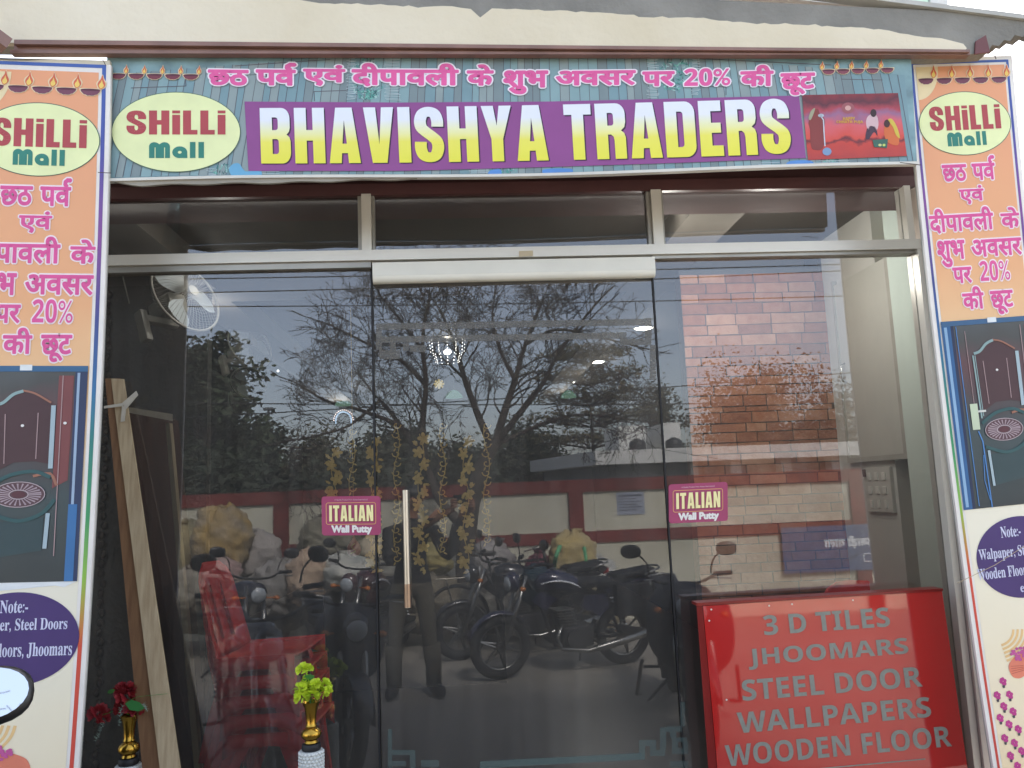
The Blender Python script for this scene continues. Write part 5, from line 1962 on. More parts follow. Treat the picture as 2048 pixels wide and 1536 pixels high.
wt_ = mat('banner_white_letters', '#d9dde2', .6)
wall_text('कबाड़ी वाला', Q(1645, 1090, YW).x, Q(1748, 1090, YW).x, Q(1650, 1098, YW).z, Q(1650, 1074, YW).z, wt_, .05, bb)
qa, qb = Q(1722, 1106, YW), Q(1745, 1122, YW)
fm = MB()
for (x0q, x1q, z0q, z1q) in ((qa.x, qb.x, qa.z - .012, qa.z), (qa.x, qb.x, qb.z, qb.z + .012), (qa.x, qa.x + .012, qb.z + .0121, qa.z - .0121), (qb.x - .012, qb.x, qb.z + .0121, qa.z - .0121)):
    fm.box(x0q, x1q, -YW + .057, -YW + .060, z0q, z1q)
fm.build('printed_frame', wt_, bb)

# ------------------------------------------------------------------ scrap sacks
def sack(px, py, wpx, hpx, D, h1, h2, label, seed, ground_=True, squash=1.0):
    c = Q(px, py, D)
    d = D + 3.45
    rx, rz = wpx / F * d / 2, hpx / F * d / 2
    t = thing('scrap_sack', label, 'sack', (c.x, c.y, max(0, c.z - rz)), 'stuffed scrap sacks along the boundary wall')
    random.seed(seed)
    off = Vector((seed * 3.1, seed * 1.7, seed))
    m = MB()
    m.ell((0, 0, 0), (1, 1, 1), 48, 34, pw=.82)
    out = []
    for v in m.v:
        v = Vector(v)
        n1 = noise.noise(v * 1.3 + off) * .20 + abs(noise.noise(v * 3.0 + off)) * .34 - abs(noise.noise(v * 6.5 + off)) * .16
        k = 1 + n1
        p = Vector((v.x * rx * k, v.y * min(rx, .42) * .9 * k, v.z * rz * k))
        if v.z > .86 and squash == 1.0:
            p.z += rz * .12
            p.x *= .7
        out.append(tuple(p + c))
    m.v = out
    M_ = mat('sack_%s_%s' % (h1.strip('#'), h2.strip('#')), h1, .75, col2=h2, scale=4.5, bump=.6, bscale=22, detail=8)
    m.build('sack_body', M_, t, smooth=True)
    # gathered neck
    nk = c + Vector((random.uniform(-.3, .3) * rx, 0, rz * .98))
    m = MB()
    m.lathe([(.012, 0), (.05, .03), (.075, .07)], nk, 12, fn=lambda r, z, a: r * (1 + .3 * math.sin(a * 5 + seed)))
    m.build('sack_neck', M_, t, smooth=True)
    return t


sacks = [(372, 1110, 90, 110, 6.3, '#8f845f', '#6f6a55', 'olive brown sack at the far left edge of the pile'),
         (445, 1085, 100, 120, 5.9, '#a08448', '#857a68', 'big upright mustard sack standing above the stack of chairs'),
         (380, 1185, 110, 80, 5.7, '#8a8478', '#6e695c', 'slumped grey sack low at the left of the pile'),
         (515, 1115, 90, 90, 6.2, '#9a938c', '#85807c', 'grey white sack right of the mustard one'),
         (440, 1150, 70, 60, 5.6, '#a88a84', '#8e8a80', 'pinkish grey small sack under the mustard one'),
         (660, 1080, 120, 80, 6.3, '#7f7a68', '#5f5b4c', 'dark olive bundle rising behind the pale sacks'),
         (560, 1175, 90, 90, 5.7, '#908c88', '#75726c', 'grey sack behind the motorcycle mirror'),
         (618, 1160, 80, 95, 5.5, '#b39c84', '#a08a74', 'beige pink sack in the middle of the pile'),
         (690, 1145, 110, 60, 5.6, '#b6b3a8', '#93968f', 'broad white sack right of the beige one'),
         (745, 1110, 70, 60, 6.0, '#a89a80', '#8d8674', 'tan sack beside the gold vines'),
         (770, 1170, 90, 80, 5.6, '#7d7a6e', '#5d5b52', 'dark sack half behind the photographer'),
         (870, 1120, 70, 60, 6.0, '#9a8a4c', '#7f764e', 'yellow sack behind the bicycle carrier'),
         (985, 1135, 80, 90, 6.0, '#8f8a86', '#6f6a68', 'crumpled grey sack behind the bicycle frame'),
         (1078, 1135, 50, 50, 5.9, '#6f3040', '#5a2834', 'dark crimson bundle behind the bag on the motorcycle'),
         (1145, 1118, 90, 95, 5.9, '#b09a60', '#9c8f6c', 'round straw yellow sack above the middle motorcycle seat'),
         (1200, 1145, 60, 50, 6.1, '#b4b4ae', '#9d9d98', 'small white sack right of the straw yellow one')]
for i, s_ in enumerate(sacks):
    sack(*s_[:7], s_[7], 40 + i)
# lower course on the ground that carries the pile
for i, (px, w, lab, c1, c2_) in enumerate(((400, 150, 'flat dusty sack on the ground at the left foot of the pile', '#7f7a6c', '#66614f'), (540, 150, 'flat grey sack on the ground under the beige one', '#86827a', '#6a675e'),
                                     (680, 150, 'flat pale sack on the ground under the white one', '#8f8b80', '#74716a'), (850, 150, 'flat brown sack on the ground behind the bicycle', '#7a6f5c', '#5f5848'), (1000, 150, 'flat stone grey sack on the ground behind the front wheel', '#77736a', '#5d5a54'), (1150, 160, 'flat tan sack on the ground behind the motorcycle engine', '#8a7d62', '#6f664f'))):
    for_y = 1.7
    c = Q(px, 1150, 6.1)
    s__ = sack(px, 1205, w, 105, 6.1, c1, c2_, lab, 70 + i)
st_ = Q(1150, 1110, 5.62)
m = MB()
m.tube(smooth_line([Q(1108, 1135, 5.58) + Vector((0, 0, 0)), Q(1112, 1112, 5.42), Q(1120, 1092, 5.5)], 4), .022, n=6)
m.tube(smooth_line([Q(1170, 1145, 5.44), Q(1172, 1120, 5.42), Q(1168, 1095, 5.52)], 4), .022, n=6)
tag(m.build('green_strap', mat('strap_green', '#4f9a68', .6)), 'pair of green straps round the straw yellow sack', 'strap')


# ------------------------------------------------------------------ motorcycles
def make_bike(body, accent, name_label, seatc='#141417', bag=None, spokes=6, mirror_col='#1a1a1c', chrome=True):
    """x forward, rear axle above x=0, front axle above x=1.26"""
    t = thing('motorcycle', name_label, 'motorcycle', (0, 0, 0), 'motorcycles parked across the street')
    Mb = mat('bike_' + body.strip('#'), body, .25, var=.06, coat=.5)
    Ma = mat('bike_' + accent.strip('#'), accent, .3, var=.06, coat=.4)
    Mk = mat('bike_black', '#131315', .5, var=.2)
    Ms = mat('bike_seat_' + seatc.strip('#'), seatc, .6, var=.15, bump=.15)
    Mm = mat('bike_metal', '#8d8c88', .3, metal=.9, var=.08)
    Mg = mat('bike_engine', '#3c3c3e', .45, metal=.5, var=.15)
    r = .29
    for x, nm_ in ((0, 'rear_wheel'), (1.26, 'front_wheel')):
        m = MB()
        m.torus((x, 0, r), r - .045, .045, 'y', 44, 10)
        w = m.build(nm_, mat('tyre_rubber', '#1b1b1c', .8, var=.15, bump=.3, bscale=60), t, smooth=True)
        m = MB()
        m.torus((x, 0, r), r - .085, .016, 'y', 36, 8)
        m.build('rim', Mm if chrome else Mk, w, smooth=True)
        m = MB()
        for k in range(spokes):
            a = 2 * math.pi * k / spokes + .3
            for s_ in (-1, 1):
                m.tube([(x + .035 * math.cos(a + .5 * s_), .012 * s_, r + .035 * math.sin(a + .5 * s_)), (x + (r - .09) * math.cos(a), .008 * s_, r + (r - .09) * math.sin(a))], [.012, .008], n=5)
        m.tube([(x, -.06, r), (x, .06, r)], .045, n=16)
        m.build('spokes', Mm, w, smooth=40)
    # fork
    for s_ in (-1, 1):
        MB().tube([(1.26, .085 * s_, r), (1.14, .085 * s_, .58), (1.02, .075 * s_, .92)], [.024, .022, .017], n=10).build('fork_leg', Mm, t, smooth=True)
    m = MB()
    arc = [(1.26 + .325 * math.cos(R_(a)), r + .325 * math.sin(R_(a))) for a in range(15, 175, 10)]
    for i, (x, z) in enumerate(arc):
        for j in range(5):
            v = (j - 2) / 2
            m.v.append((x, v * .065, z - .02 * v * v))
    for i in range(len(arc) - 1):
        for j in range(4):
            a = i * 5 + j
            m.f.append((a, a + 1, a + 6, a + 5))
            m.mi.append(0)
    o = m.build('front_mudguard', Mb, t, smooth=True)
    o.modifiers.new('s', 'SOLIDIFY').thickness = .004
    # frame
    m = MB()
    m.tube([(1.0, 0, .9), (.85, 0, .62), (.72, 0, .25), (.42, 0, .20), (.30, 0, .45)], .02, n=8)
    m.tube([(1.0, 0, .86), (.6, 0, .72), (.2, 0, .70), (-.25, 0, .76)], .018, n=8)
    for s_ in (-1, 1):
        m.tube([(.32, .08 * s_, .32), (0, .09 * s_, r)], .016, n=8)
        m.tube([(.15, .12 * s_, .68), (.0, .11 * s_, r + .03)], .014, n=8)
    m.build('frame', Mk, t, smooth=True)
    m = MB()
    for s_ in (-1, 1):
        for k in range(9):
            m.torus((.17 - .017 * k, .125 * s_, .66 - .036 * k), .022, .006, 'z', 12, 5)
    m.build('shock_absorber', Ma if accent != '#1a1a1c' else Mm, t, smooth=True)
    # engine
    m = MB()
    m.bbox((.52, 0, .33), (.16, .11, .10), .03)
    m.tube([(.56, -.14, .32), (.56, .14, .32)], .085, n=20)
    m.bbox((.62, 0, .48), (.07, .075, .10), .02, Matrix.Rotation(R_(15), 3, 'Y'))
    m.build('engine', Mg, t, smooth=40)
    m = MB()
    for k in range(7):
        m.bbox((.60 + .008 * k, 0, .42 + .026 * k), (.09, .095, .004), .0015)
    m.build('cooling_fin', Mm, t)
    m = MB()
    m.tube([(.66, -.07, .45), (.74, -.10, .34), (.70, -.13, .24), (.45, -.14, .20), (.2, -.15, .24), (-.28, -.17, .34)], [.018, .018, .018, .022, .038, .042], n=12)
    m.build('exhaust', Mm, t, smooth=True)
    MB().bbox((.0, -.165, .36), (.16, .012, .03), .008, Matrix.Rotation(R_(-12), 3, 'Y')).build('exhaust_shield', Mk, t)
    # tank, loft of rounded sections
    m = MB()
    sec = [(.92, .03, .80, .05), (.88, .09, .82, .09), (.78, .135, .84, .11), (.66, .14, .83, .11), (.54, .12, .80, .09), (.44, .08, .76, .06)]
    for x, w, z, h in sec:
        for k in range(16):
            a = 2 * math.pi * k / 16
            c_, s2 = math.cos(a), math.sin(a)
            m.v.append((x, w * math.copysign(abs(c_) ** .7, c_), z + h * math.copysign(abs(s2) ** .8, s2) * (1 if s2 > 0 else .8)))
    for i in range(len(sec) - 1):
        for k in range(16):
            k2 = (k + 1) % 16
            m.f.append((i * 16 + k, i * 16 + k2, i * 16 + 16 + k2, i * 16 + 16 + k))
            m.mi.append(0)
    m.f += [tuple(range(16)), tuple(80 + k for k in range(16))[::-1]]
    m.mi += [0, 0]
    m.build('fuel_tank', Mb, t, smooth=55)
    MB().lathe([(.03, 0), (.03, .012), (.02, .016)], (.72, 0, .945), 16).build('tank_cap', Mm, t)
    for s_ in (-1, 1):
        m = MB()
        pts = smooth_line([(.90, .125 * s_, .84), (.75, .147 * s_, .86), (.6, .145 * s_, .83), (.50, .135 * s_, .78)], 4)
        m.tube(pts, [.004 + .008 * math.sin(math.pi * i / (len(pts) - 1)) for i in range(len(pts))], n=6)
        m.build('tank_stripe', Ma, t, smooth=True)
        MB().prism([(.90, 0, .78), (1.0, 0, .70), (.86, 0, .60), (.74, 0, .70)], .12 * s_, .135 * s_).build('tank_shroud', Mb, t)
        MB().prism([(.46, 0, .70), (.50, 0, .60), (.30, 0, .50), (.20, 0, .58), (.24, 0, .70)], .11 * s_, .125 * s_).build('side_panel', Mb, t)
        MB().prism(smooth_line([(.24, 0, .74), (-.05, 0, .80), (-.34, 0, .86), (-.32, 0, .80), (-.1, 0, .70), (.16, 0, .66)], 2), .09 * s_, .105 * s_).build('tail_panel', Mb, t)
    m = MB()
    m.bbox((.28, 0, .80), (.24, .125, .04), .03, Matrix.Rotation(R_(-3), 3, 'Y'))
    m.bbox((-.10, 0, .85), (.22, .11, .04), .03, Matrix.Rotation(R_(6), 3, 'Y'))
    m.build('seat', Ms, t, smooth=50)
    m = MB()
    m.tube([(-.16, -.12, .84), (-.36, -.11, .90), (-.40, 0, .91), (-.36, .11, .90), (-.16, .12, .84)], .011, n=8)
    m.build('grab_rail', Mm, t, smooth=True)
    m = MB()
    m.bbox((-.36, 0, .80), (.03, .07, .035), .012)
    m.build('tail_light', mat('tail_red', '#8c1a1a', .2), t)
    m = MB()
    arc = [(-.0 + .34 * math.cos(R_(a)), r + .34 * math.sin(R_(a)) + .05) for a in range(70, 186, 10)]
    for x, z in arc:
        m.v += [(x, -.07, z), (x, .07, z)]
    for i in range(len(arc) - 1):
        m.f.append((2 * i, 2 * i + 1, 2 * i + 3, 2 * i + 2))
        m.mi.append(0)
    o = m.build('rear_mudguard', Mk, t, smooth=True)
    o.modifiers.new('s', 'SOLIDIFY').thickness = .005
    MB().box(-.385, -.378, -.09, .09, .50, .62).build('number_plate', mat('plate_yellow_white', '#b8b4a0', .5), t)
    # head lamp, cowl
    m = MB()
    m.ell((1.13, 0, .86), (.07, .09, .10), 16, 10)
    m.build('headlamp_cowl', Mb, t, smooth=True)
    m = MB()
    m.ell((1.175, 0, .85), (.035, .07, .07), 16, 10)
    m.build('headlamp', mat('lamp_glass', '#9aa0a4', .12, var=.04), t, smooth=True)
    for s_ in (-1, 1):
        MB().tube([(1.08, .09 * s_, .82), (1.10, .17 * s_, .82)], .008, n=6).ell((1.10, .19 * s_, .82), (.03, .03, .022)).build('turn_signal', mat('amber', '#b8671c', .25), t, smooth=True)
    m = MB()
    m.tube(smooth_line([(.90, -.36, 1.04), (.96, -.26, 1.04), (1.0, -.12, .99), (1.0, .12, .99), (.96, .26, 1.04), (.90, .36, 1.04)], 4), .011, n=8)
    hb = m.build('handlebar', Mk, t, smooth=True)
    for s_ in (-1, 1):
        MB().tube([(.945, .25 * s_, 1.04), (.88, .38 * s_, 1.04)], .018, n=10).build('grip', mat('grip_rubber', '#1c1c1e', .8), hb, smooth=40)
        MB().tube([(1.0, .20 * s_, 1.02), (1.02, .26 * s_, 1.02), (.98, .36 * s_, 1.01)], .005, n=6).build('lever', Mm, hb)
        MB().tube(smooth_line([(.965, .22 * s_, 1.05), (.97, .24 * s_, 1.14), (.96, .30 * s_, 1.20)], 3), .006, n=6).build('mirror_stalk', Mk, hb)
        mr = MB()
        mr.ell((.955, .345 * s_, 1.22), (.022, .075, .05), 20, 12, pw=.85)
        mo = mr.build('mirror', mat('mirror_shell', mirror_col, .35, var=.05), hb, smooth=True)
        gm = MB()
        gm.v = [(.932, .345 * s_ + .066 * math.cos(R_(a)), 1.22 + .043 * math.sin(R_(a))) for a in range(0, 360, 15)]
        gm.f = [tuple(range(24))]
        gm.mi = [0]
        gm.build('mirror_glass', mat('mirror_silver', '#dfe3e6', .02, metal=1, var=.01), hb, recalc=False)
    MB().tube([(.42, .06, .22), (.36, .24, .02)], .012, n=8).build('side_stand', Mk, t)
    for s_ in (-1, 1):
        MB().tube([(.36, .08 * s_, .28), (.36, .26 * s_, .28)], .012, n=8).build('foot_peg', Mk, t)
    m = MB()
    m.tube([(.56, .12, .30), (.46, .12, .27), (.05, .11, .24), (-.02, .11, r), (.05, .11, .35), (.5, .12, .38)], .012, n=6)
    m.build('chain_cover', Mk, t, smooth=True)
    if bag:
        m = MB()
        for s_ in (-1, 1):
            m.bbox((-.03, .17 * s_, .64), (.20, .05, .15), .03)
        m.build('saddle_bag', mat('bag_' + bag.strip('#'), bag, .8, bump=.3), t, smooth=50)
    return t


def place(b_, x, y, rz, lean=0):
    b_.location = (x, y, 0)
    b_.rotation_euler = (R_(lean), 0, R_(rz))
    return b_


# middle motorcycle: wheels at px 990 and 1245
Dm = 4.35
f0 = Q(990, 1268, Dm - .25)
r0_ = Q(1245, 1265, Dm + .12)
an = math.degrees(math.atan2(f0.y - r0_.y, f0.x - r0_.x))
bk = make_bike('#23243c', '#c6c8cc', 'dark blue motorcycle with white tank stripes and black saddle bags in the middle', bag='#16161a')
place(bk, r0_.x, r0_.y, an, 3)
# cloth bag hanging on its handlebar
bgp = Q(1072, 1168, Dm - .1)
bag = thing('cloth_bag', 'dark teal cloth bag hanging on the middle motorcycle handlebar', 'bag', bgp)
m = MB()
m.ell((0, 0, 0), (1, 1, 1), 24, 16, pw=.8)
m.v = [tuple(bgp + Vector((v[0] * .15 * (1.05 - .25 * v[2]), v[1] * .10, v[2] * .19)) + Vector((noise.noise(Vector(v) * 2) * .02,) * 3)) for v in m.v]
m.build('bag_body', mat('teal_cloth', '#17323f', .85, var=.25, bump=.5, bscale=25), bag, smooth=True)
MB().tube([bgp + Vector((-.05, 0, .17)), bgp + Vector((0, 0, .27)), bgp + Vector((.05, 0, .17))], .006, n=6).build('bag_handle', MATS['teal_cloth'], bag)
# second one behind to the left, front wheel at px 915
bk = make_bike('#1b1b1f', '#3a3a3e', 'black motorcycle behind the middle one, its front wheel turned to the wall', chrome=False)
f0 = Q(920, 1245, 4.9)
place(bk, f0.x + 1.26 * math.cos(R_(78)), f0.y - 1.26 * math.sin(R_(78)) + .0, 180 - 78 + 0, 4)
bk.location = (f0.x - 1.26 * math.cos(R_(165)), f0.y - 1.26 * math.sin(R_(165)), 0)
bk.rotation_euler = (R_(4), 0, R_(165))
bk.location.y -= .15
# left far group behind the photographer
bk = make_bike('#3a1218', '#b9b9bb', 'maroon and black motorcycle behind the photographer, left of the pull handle')
f0 = Q(705, 1262, 4.75)
place(bk, f0.x + .35, f0.y - 1.0, 112, 4)
bk = make_bike('#1c1a24', '#7a1c1c', 'black motorcycle with red side trim behind the stack of chairs', chrome=False)
f0 = Q(420, 1300, 4.2)
place(bk, f0.x - .2, f0.y - .9, 60, 5)
# near left one: its right hand mirror shows directly at the photo's left edge
bk = make_bike('#1a1b20', '#3c3c40', 'black motorcycle parked close on the left, its mirror at the picture edge', chrome=False)
nb_dir = 65
mir = P(-12, 1388, -1.78)
# local position of the right hand mirror (.955, -.345, 1.22)
rm = Matrix.Rotation(R_(nb_dir), 3, 'Z') @ Vector((.955, -.345, 0))
place(bk, mir.x - rm.x, mir.y - rm.y, nb_dir, 0)
near_bike = bk
hbn = [c for c in kids(bk) if c.name.startswith('handlebar')][0]
for c in kids(hbn):
    c.location.z += mir.z - 1.22
    if c.name.startswith('grip') or c.name.startswith('lever'): c.location.z -= .02
# bigger mirrors on this one, turned to the rider
for c in kids(hbn):
    if c.name.startswith('mirror') and not c.name.startswith('mirror_stalk'):
        me = c.data.copy()
        c.data = me
        cy = sum(v.co.y for v in me.vertices) / len(me.vertices)
        for v in me.vertices:
            v.co.y = cy + (v.co.y - cy) * 1.0
            v.co.z = 1.22 + (v.co.z - 1.22) * 1.12
        if c.name.startswith('mirror_glass') or True:
            rot = Matrix.Rotation(R_(50 if cy < 0 else 10), 3, 'Z')
            cen = Vector((.945, cy, 1.22))
            tilt = Matrix.Rotation(R_(23), 3, 'Y')
            for v in me.vertices:
                v.co = cen + rot @ (tilt @ (v.co - cen))
# dark one beside it whose front wheel stands close before the glass
bk = make_bike('#10131f', '#2a2a30', 'black motorcycle with navy tank seen head on behind the lime yellow flowers', chrome=False)
hb_ = [c for c in kids(bk) if c.name.startswith('handlebar')][0]
for c in kids(hb_):
    if c.name.startswith('mirror'):
        bpy.data.objects.remove(c)
ax_ = Q(694, 1400, 1.80)
place(bk, ax_.x - 1.26 * math.cos(R_(70)), ax_.y - 1.26 * math.sin(R_(70)), 70, 6)
MB().ell((.95, 0, .74), (.17, .24, .26), 20, 14, pw=.8).build('front_cover', mat('navy_cover', '#0f1220', .5, bump=.3), bk, smooth=True).location = (0, 0, 0)
# near right one
bk = make_bike('#2a1a1c', '#2c3c5c', 'dark maroon motorcycle parked close on the right, seen head on', bag=None, chrome=False, mirror_col='#3a1418')
mir = Q(1262, 1120, 2.45)
nb_dir = 98
lm = Matrix.Rotation(R_(nb_dir), 3, 'Z') @ Vector((.955, .345, 0))
place(bk, mir.x - lm.x, mir.y - lm.y, nb_dir, 0)
m = MB()
m.tube([(.45, .30, .10), (.62, .34, .14), (.80, .30, .42)], .014, n=8)
m.tube([(.45, -.30, .10), (.62, -.34, .14), (.80, -.30, .42)], .014, n=8)
m.v = [tuple(v) for v in m.v]
MB().ell((.98, 0, .70), (.16, .27, .30), 20, 14, pw=.8).build('front_bag', mat('navy_cover', '#0f1220', .5, bump=.3), bk, smooth=True).location = (0, 0, 0)
g_ = m.build('leg_guard', MATS['bike_black'], bk)
g_.location = (0, 0, 0)

# ------------------------------------------------------------------ bicycle
bc = thing('bicycle', 'old black roadster bicycle with rear carrier between the motorcycles and the sacks', 'bicycle', (0, 0, 0))
Mbk = mat('bicycle_black', '#1c1c1c', .4, var=.15)
Mbs = mat('bicycle_steel', '#8a857c', .35, metal=.9)
for x, nm_ in ((0, 'rear_wheel'), (1.12, 'front_wheel')):
    w = MB().torus((x, 0, .34), .325, .018, 'y', 48, 6).build(nm_, MATS['tyre_rubber'], bc, smooth=True)
    m = MB()
    for k in range(28):
        a = 2 * math.pi * k / 28
        m.tube([(x + .02 * math.cos(a + 1), .02 * (-1) ** k, .34 + .02 * math.sin(a + 1)), (x + .31 * math.cos(a), 0, .34 + .31 * math.sin(a))], .0012, n=3, cap=False)
    tag(m.build('spokes', Mbs, w), kind='stuff')
m = MB()
m.tube([(.36, 0, .86), (.95, 0, .88)], .015, n=8)
m.tube([(.96, 0, .80), (.45, 0, .28)], .015, n=8)
m.tube([(.35, 0, .92), (.45, 0, .28)], .015, n=8)
for s_ in (-1, 1):
    m.tube([(.45, .03 * s_, .28), (0, .05 * s_, .34)], .010, n=6)
    m.tube([(.37, .02 * s_, .84), (0, .05 * s_, .34)], .008, n=6)
    m.tube([(.97, .03 * s_, .78), (1.06, .05 * s_, .5), (1.12, .05 * s_, .34)], .011, n=6)
m.tube([(.93, 0, .98), (.97, 0, .78)], .017, n=8)
m.build('frame', Mbk, bc, smooth=True)
m = MB()
m.tube(smooth_line([(.78, -.28, .98), (.92, -.26, 1.02), (.97, -.1, 1.03), (.97, .1, 1.03), (.92, .26, 1.02), (.78, .28, .98)], 4), .010, n=8)
m.tube([(.95, 0, .96), (.97, 0, 1.03)], .012, n=8)
m.build('handlebar', Mbs, bc, smooth=True)
MB().bbox((.30, 0, .97), (.13, .07, .025), .02).tube([(.34, 0, .9), (.32, 0, .96)], .013).build('saddle', mat('saddle_leather', '#2a221c', .5), bc, smooth=50)
m = MB()
for y_ in (-.07, 0, .07):
    m.tube([(.24, y_, .74), (-.20, y_, .74)], .006, n=6)
for x_ in (.22, .08, -.06, -.19):
    m.tube([(x_, -.07, .74), (x_, .07, .74)], .006, n=6)
for s_ in (-1, 1):
    m.tube([(-.1, .07 * s_, .74), (0, .06 * s_, .34)], .006, n=6)
m.build('carrier', Mbs, bc)
MB().torus((.45, .05, .28), .09, .006, 'y', 28, 6).build('chainring', Mbs, bc)
bcp = Q(905, 1240, 5.35)
bc.location = (bcp.x + .05, bcp.y, 0)
bc.rotation_euler = (R_(6), 0, R_(-6))
bc.scale = (1.06, 1, 1.06)

# ------------------------------------------------------------------ the photographer
def skin_person():
    t = thing('person', 'person in black top and grey khaki trousers with black shoes holding up a phone', 'person', (-.46, -3.72, 0))
    ox, oy = -.46, -3.74
    J = {
        'pel': (0, 0, .96, .135, .105), 'sp1': (0, .0, 1.12, .13, .095), 'ch': (0, 0, 1.30, .155, .105), 'nk0': (0, .0, 1.44, .085, .07), 'nk': (.01, .01, 1.52, .052, .055), 'hd0': (.02, .02, 1.59, .07, .08), 'hd': (.03, .02, 1.67, .078, .095), 'hd1': (.03, .02, 1.74, .055, .065),
        'hl': (-.10, 0, .90, .10, .10), 'kl': (-.15, .05, .50, .068, .07), 'al': (-.17, .02, .10, .045, .05),
        'hr': (.10, 0, .90, .10, .10), 'kr': (.14, .06, .50, .068, .07), 'ar': (.17, .03, .10, .045, .05),
        'sl': (-.19, 0, 1.40, .065, .06), 'el': (-.17, .14, 1.15, .048, .048), 'wl': (.12, .22, 1.42, .032, .032), 'pl': (.27, .23, 1.56, .03, .03),
        'sr': (.19, 0, 1.40, .065, .06), 'er': (.32, .05, 1.17, .05, .05), 'wr': (.44, .18, 1.47, .032, .032), 'pr': (.47, .23, 1.58, .03, .03)}
    E = [('pel', 'sp1'), ('sp1', 'ch'), ('ch', 'nk0'), ('nk0', 'nk'), ('nk', 'hd0'), ('hd0', 'hd'), ('hd', 'hd1'), ('pel', 'hl'), ('hl', 'kl'), ('kl', 'al'), ('pel', 'hr'), ('hr', 'kr'), ('kr', 'ar'), ('ch', 'sl'), ('sl', 'el'), ('el', 'wl'), ('wl', 'pl'), ('ch', 'sr'), ('sr', 'er'), ('er', 'wr'), ('wr', 'pr')]
    ks = list(J)
    me = bpy.data.meshes.new('body')
    me.from_pydata([(J[k][0] + ox, J[k][1] + oy, J[k][2]) for k in ks], [(ks.index(a), ks.index(b)) for a, b in E], [])
    o = bpy.data.objects.new('body', me)
    COL.objects.link(o)
    o.parent = t
    o.location = -Vector(t.location)
    sk = o.modifiers.new('skin', 'SKIN')
    for i, k in enumerate(ks):
        me.skin_vertices[0].data[i].radius = (J[k][3], J[k][4])
        me.skin_vertices[0].data[i].use_root = (k == 'pel')
    sk.use_smooth_shade = True
    ss = o.modifiers.new('sub', 'SUBSURF')
    ss.levels = ss.render_levels = 2
    # cloth colours by height, skin on face and hands
    m = bpy.data.materials.new('clothed_body')
    m.use_nodes = True
    nt = m.node_tree
    b = nt.nodes['Principled BSDF']
    b.inputs['Roughness'].default_value = .8
    tc = nt.nodes.new('ShaderNodeTexCoord')
    sp = nt.nodes.new('ShaderNodeSeparateXYZ')
    nt.links.new(tc.outputs['Object'], sp.inputs[0])
    mr = nt.nodes.new('ShaderNodeMath')
    mr.operation = 'MULTIPLY'
    mr.inputs[1].default_value = .5
    nt.links.new(sp.outputs[2], mr.inputs[0])
    cr = nt.nodes.new('ShaderNodeValToRGB')
    cr.color_ramp.interpolation = 'CONSTANT'
    els = cr.color_ramp.elements
    while len(els) < 3: els.new(.5)
    for e, (p, c) in zip(els, ((0, '#4f4a3e'), (.465, '#141214'), (.745, '#8a5c44'))):
        e.position = p
        e.color = (*lin(c), 1)
    nt.links.new(mr.outputs[0], cr.inputs[0])
    nt.links.new(cr.outputs[0], b.inputs['Base Color'])
    me.materials.append(m)
    Msk = mat('skin_brown', '#8a5c44', .55, var=.05)
    # sleeves
    Mbl = mat('black_knit', '#131113', .85, var=.1)
    W = lambda p: Vector((p[0] + ox, p[1] + oy, p[2]))
    for a, b_2, c in (('sl', 'el', 'wl'), ('sr', 'er', 'wr')):
        pa, pb, pc = [Vector(J[k][:3]) for k in (a, b_2, c)]
        MB().tube([W(p) for p in smooth_line([tuple(pa), tuple(pb), tuple(pb + (pc - pb) * .8)], 5)], .056, n=12).build('sleeve', Mbl, t, smooth=True)
    # hair
    m2 = MB()
    m2.ell(W((.03, .005, 1.70)), (.088, .105, .085), 20, 12)
    m2.build('hair', mat('black_hair', '#0c0b0b', .6), t, smooth=True)
    # face features towards +y
    f = MB()
    f.ell(W((.03, .118, 1.655)), (.014, .02, .024), 10, 8)
    for s_ in (-1, 1):
        f.ell(W((.03 + .083 * s_, .02, 1.66)), (.012, .025, .034), 8, 8)
    f.build('nose_and_ears', Msk, t, smooth=True)
    f = MB()
    for s_ in (-1, 1):
        f.ell(W((.03 + .032 * s_, .104, 1.675)), (.013, .008, .007), 10, 6)
    f.ell(W((.03, .108, 1.61)), (.024, .008, .006), 10, 6)
    f.build('eyes_and_mouth', mat('dark_lip', '#3c2420', .5), t, smooth=True)
    # hands: palms and five fingers each closing on the phone edges
    for hx, s_ in ((-.085, 1), (.085, -1)):
        # palm beside the phone
        base = Vector((hx * 1.0, -3.502, 1.60))
        pm = MB()
        pm.bbox(base, (.018, .022, .042), .014)
        hand = pm.build('hand', Msk, t, smooth=True)
        for i in range(4):
            z = 1.57 + .021 * i
            L = (.055, .064, .06, .048)[i]
            MB().tube([(hx, -3.488, z), (hx - s_ * -.002, -3.462 - .006, z + .004), (hx + s_ * L * .5, -3.462 - .004, z + .008), (hx + s_ * L * .72, -3.466, z + .008)], [.0095, .009, .008, .0065], n=8).build('finger', Msk, hand, smooth=True).location = (0, 0, 0)
        MB().tube([(hx, -3.515, 1.60), (hx + s_ * .012, -3.53, 1.625), (hx + s_ * .035, -3.528, 1.65)], [.012, .011, .008], n=8).build('thumb', Msk, hand, smooth=True)
        # wrist bridge
        e = J['wl'] if hx < 0 else J['wr']
        MB().tube([W(e[:3]), Vector((hx, -3.52, 1.56)), base], [.033, .026, .022], n=10).build('forearm', Msk, t, smooth=True)
